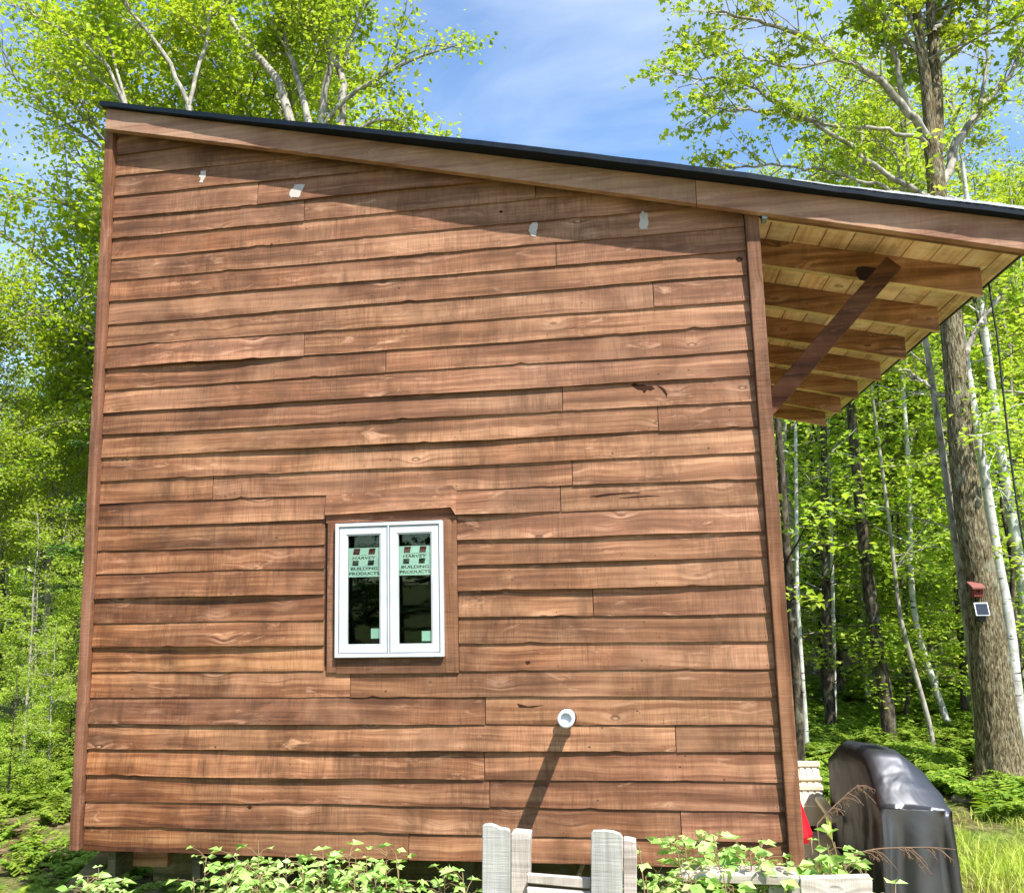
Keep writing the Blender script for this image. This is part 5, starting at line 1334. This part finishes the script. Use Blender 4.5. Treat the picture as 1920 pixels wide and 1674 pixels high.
# dead twigs
def dead_twig(pts, Y, label, side, seed):
    r = np.random.default_rng(seed); P = sm(px_path(pts, Y), 26); tt = Tubes(); tt.add(P, np.linspace(.0035, .0012, 26), 5)
    g = np.array([P[0][0] - .05, Y, ground_h(P[0][0], Y)]); tt.add([g, (g + P[0]) / 2 + [.03, 0, 0], P[0]], [.005, .0045, .0035], 5)
    root = empty('dead_twig', tuple(g), label, 'twig')
    for j in range(22):
        i = r.integers(4, 25); d = unit(P[i] - P[i - 1]); q = P[i]; L_ = r.uniform(.02, .09)
        e = q + (d * .8 + np.array([0, r.normal(0, .3), -side * r.uniform(.4, 1.0)])) * L_; mid = (q + e) / 2 + [0, 0, .008]
        tt.add([q, mid, e], [.0016, .0014, .001], 4)
        for b in range(3): tt.add([e * (1 - .3 * b) + q * .3 * b, e * (1 - .3 * b) + q * .3 * b + r.normal(0, .007, 3) + [0, 0, -.008]], [.0012, .0008], 3)
    tt.build('twig', MAT['deadtwig'], root)
dead_twig([(1590, 1612), (1612, 1597), (1650, 1590), (1700, 1588), (1750, 1588), (1792, 1592)], -.45, 'brown dead fern stem lying level across the lower part of the black cover', 1, 1)
dead_twig([(1532, 1545), (1550, 1525), (1570, 1505), (1590, 1487), (1610, 1470)], -.45, 'short dead twig slanting up in front of the shaded side of the black cover', 1, 2)

# stones and log at the forest edge
def stone(px, py, Y, sx, label):
    p = at(px, py, Y); r = np.random.default_rng(int(px)); V = []; Fc = []; n = 12; m_ = 7
    for j in range(m_ + 1):
        ph = math.pi * j / m_
        for k in range(n):
            th = k / n * 2 * math.pi; v = np.array([math.cos(th) * math.sin(ph), math.sin(th) * math.sin(ph), math.cos(ph)]); q = 1 + .25 * mnoise.noise(Vector(v * 1.7 + np.array([px, 0, 0])))
            V.append((p[0] + v[0] * sx * q, Y + v[1] * sx * .7 * q, ground_h(p[0], Y) + .02 + v[2] * sx * .45 * q))
    for j in range(m_):
        for k in range(n): Fc.append((j * n + k, j * n + (k + 1) % n, (j + 1) * n + (k + 1) % n, (j + 1) * n + k))
    tag(mesh_obj('stone', V, Fc, MAT['stone'], smooth=True, loc=(p[0], Y, p[2])), label, 'stone')
stone(1810, 1462, 5.0, .13, 'pale flat stone at the edge of the grass below the big trunk')
stone(1838, 1472, 4.9, .10, 'smaller stone to the right of the flat stone on the grass edge')
c0 = at(1695, 1412, 6.9); c1 = at(1733, 1408, 6.7)
tt = Tubes(); tt.add(sm([c0 + [-.6, .2, 0], c0, c1], 12), np.linspace(.035, .025, 12), 10, .03)
o = tt.build('fallen_log', MAT['bark_grey']); tag(o, 'short pale fallen log in the ferns behind the grill', 'log')

# birdhouse and solar lamp on the big trunk
def on_trunk(px, py, back=0.0):
    z = at(px, py, YT)[2]; r_ = 0.5 * (wpx(54, YT) * 2); return at(px, py, YT - r_ - back)
p = on_trunk(1832, 1105, .02)
bh = empty('birdhouse', tuple(p), 'small red birdhouse with a slanted lid fixed to the big furrowed trunk', 'birdhouse')
s_ = 8.2 / F_PX * (p[1] - CAM[1])
box('house_body', p[0] - s_ * .95, p[0] + s_ * .95, p[1] - .03, p[1] + .08, p[2] - s_ * 1.5, p[2] + s_ * .55, MAT['redpaint'], bh, .002)
v, f = box_data(p[0] - s_ * 1.25, p[0] + s_ * 1.25, p[1] - .06, p[1] + .09, p[2] + s_ * .6, p[2] + s_ * .95); o = mesh_obj('lid', [(a, b, c_ + (b - p[1]) * .35) for a, b, c_ in v], f, plain('faded_red_lid', (.26, .09, .07), .7), bh, loc=tuple(p))
V = [(p[0] + .012 * math.cos(a * .6283), p[1] - .031, p[2] - s_ * .35 + .012 * math.sin(a * .6283)) for a in range(10)]
sub_mesh('entrance_hole', V, [tuple(range(10))], MAT['void'], bh)
p = on_trunk(1839, 1141, .03)
sl = empty('solar_lamp', tuple(p), 'small solar lamp with a square tilted panel below the birdhouse', 'lamp')
s_ = 11.0 / F_PX * (p[1] - CAM[1])
def tilt(v): return [(a, b + (c_ - p[2]) * .3, c_) for a, b, c_ in v]
v, f = box_data(p[0] - s_, p[0] + s_, p[1] - .03, p[1] - .018, p[2] - s_, p[2] + s_ * .95); mesh_obj('panel_frame', tilt(v), f, MAT['pvc'], sl, loc=tuple(p))
for a in range(4):
    x0 = p[0] - s_ * .86 + a * s_ * .43 + .001
    v, f = box_data(x0, x0 + s_ * .42, p[1] - .034, p[1] - .0305, p[2] - s_ * .86, p[2] + s_ * .8); mesh_obj('solar_cell', tilt(v), f, MAT['solar'], sl, loc=(x0, p[1], p[2]))
box('lamp_body', p[0] - s_ * .5, p[0] + s_ * .5, p[1] - .02, p[1] + .07, p[2] - s_ * 2.0, p[2] - s_ * .9, MAT['cable'], sl, .004)

# black cable hanging from the eave
q = np.array([at(1853, 527, .60), at(1870, 632, .58), at(1888, 800, .55), at(1899, 890, .53), at(1912, 979, .5), at(1950, 1200, .45), at(2010, 1600, .4), at(2030, 1760, .4)])
tt = Tubes(); Q = sm(q, 90); tt.add(Q, .0042 + .0012 * (np.arange(90) % 2), 6)
o = tt.build('hanging_cable', MAT['cable']); tag(o, 'thin black cable running down from the eave past the birch trunks', 'cable')
# insects' web of bare small branches crossing at the left edge belongs to the hemlock there
print('objects', len(bpy.data.objects), 'tris', sum(len(m_.polygons) for m_ in bpy.data.meshes))
# repeats that look alike: say which one by its place
def pxx(o):
    d = np.array(o.location) - CAM; return 960 + F_PX * (d @ CR) / max(.1, d @ CF)
ORD = ['leftmost', 'second from left', 'third from left', 'fourth from left', 'fifth from left', 'sixth from left', 'seventh from left', 'eighth from left', 'ninth from left', 'tenth from left', 'eleventh from left', 'twelfth from left', 'thirteenth from left', 'fourteenth from left', 'fifteenth from left', 'sixteenth from left', 'seventeenth from left', 'eighteenth from left', 'nineteenth from left', 'twentieth from left', 'rightmost']
SHORT = {'saplings in the right-hand wood': 'leafy green sapling in the right-hand wood, %s', 'saplings in the left-hand wood': 'leafy green sapling in the left-hand wood, %s',
         'weeds along the front of the cabin': 'pale green weed under the lower edge of the siding, %s', 'brambles over the second pallet': 'bright bramble mounded over the second pallet, %s',
         'brambles in front of the grill': 'leafy bramble before the black grill cover, %s', 'thin trunks in the left-hand wood': 'thin trunk left of the cabin, %s', 'thin trunks deep in the right-hand wood': 'thin trunk deep in the right-hand wood, %s',
         'weeds beside the standing pallet': 'leafy weed beside the standing pallet, %s'}
bpy.context.view_layer.update()
for gname, fmt in SHORT.items():
    os_ = sorted([o for o in bpy.data.objects if o.get('group') == gname], key=pxx)
    for k, o in enumerate(os_): o['label'] = fmt % (ORD[k] if k < len(os_) - 1 else 'rightmost')
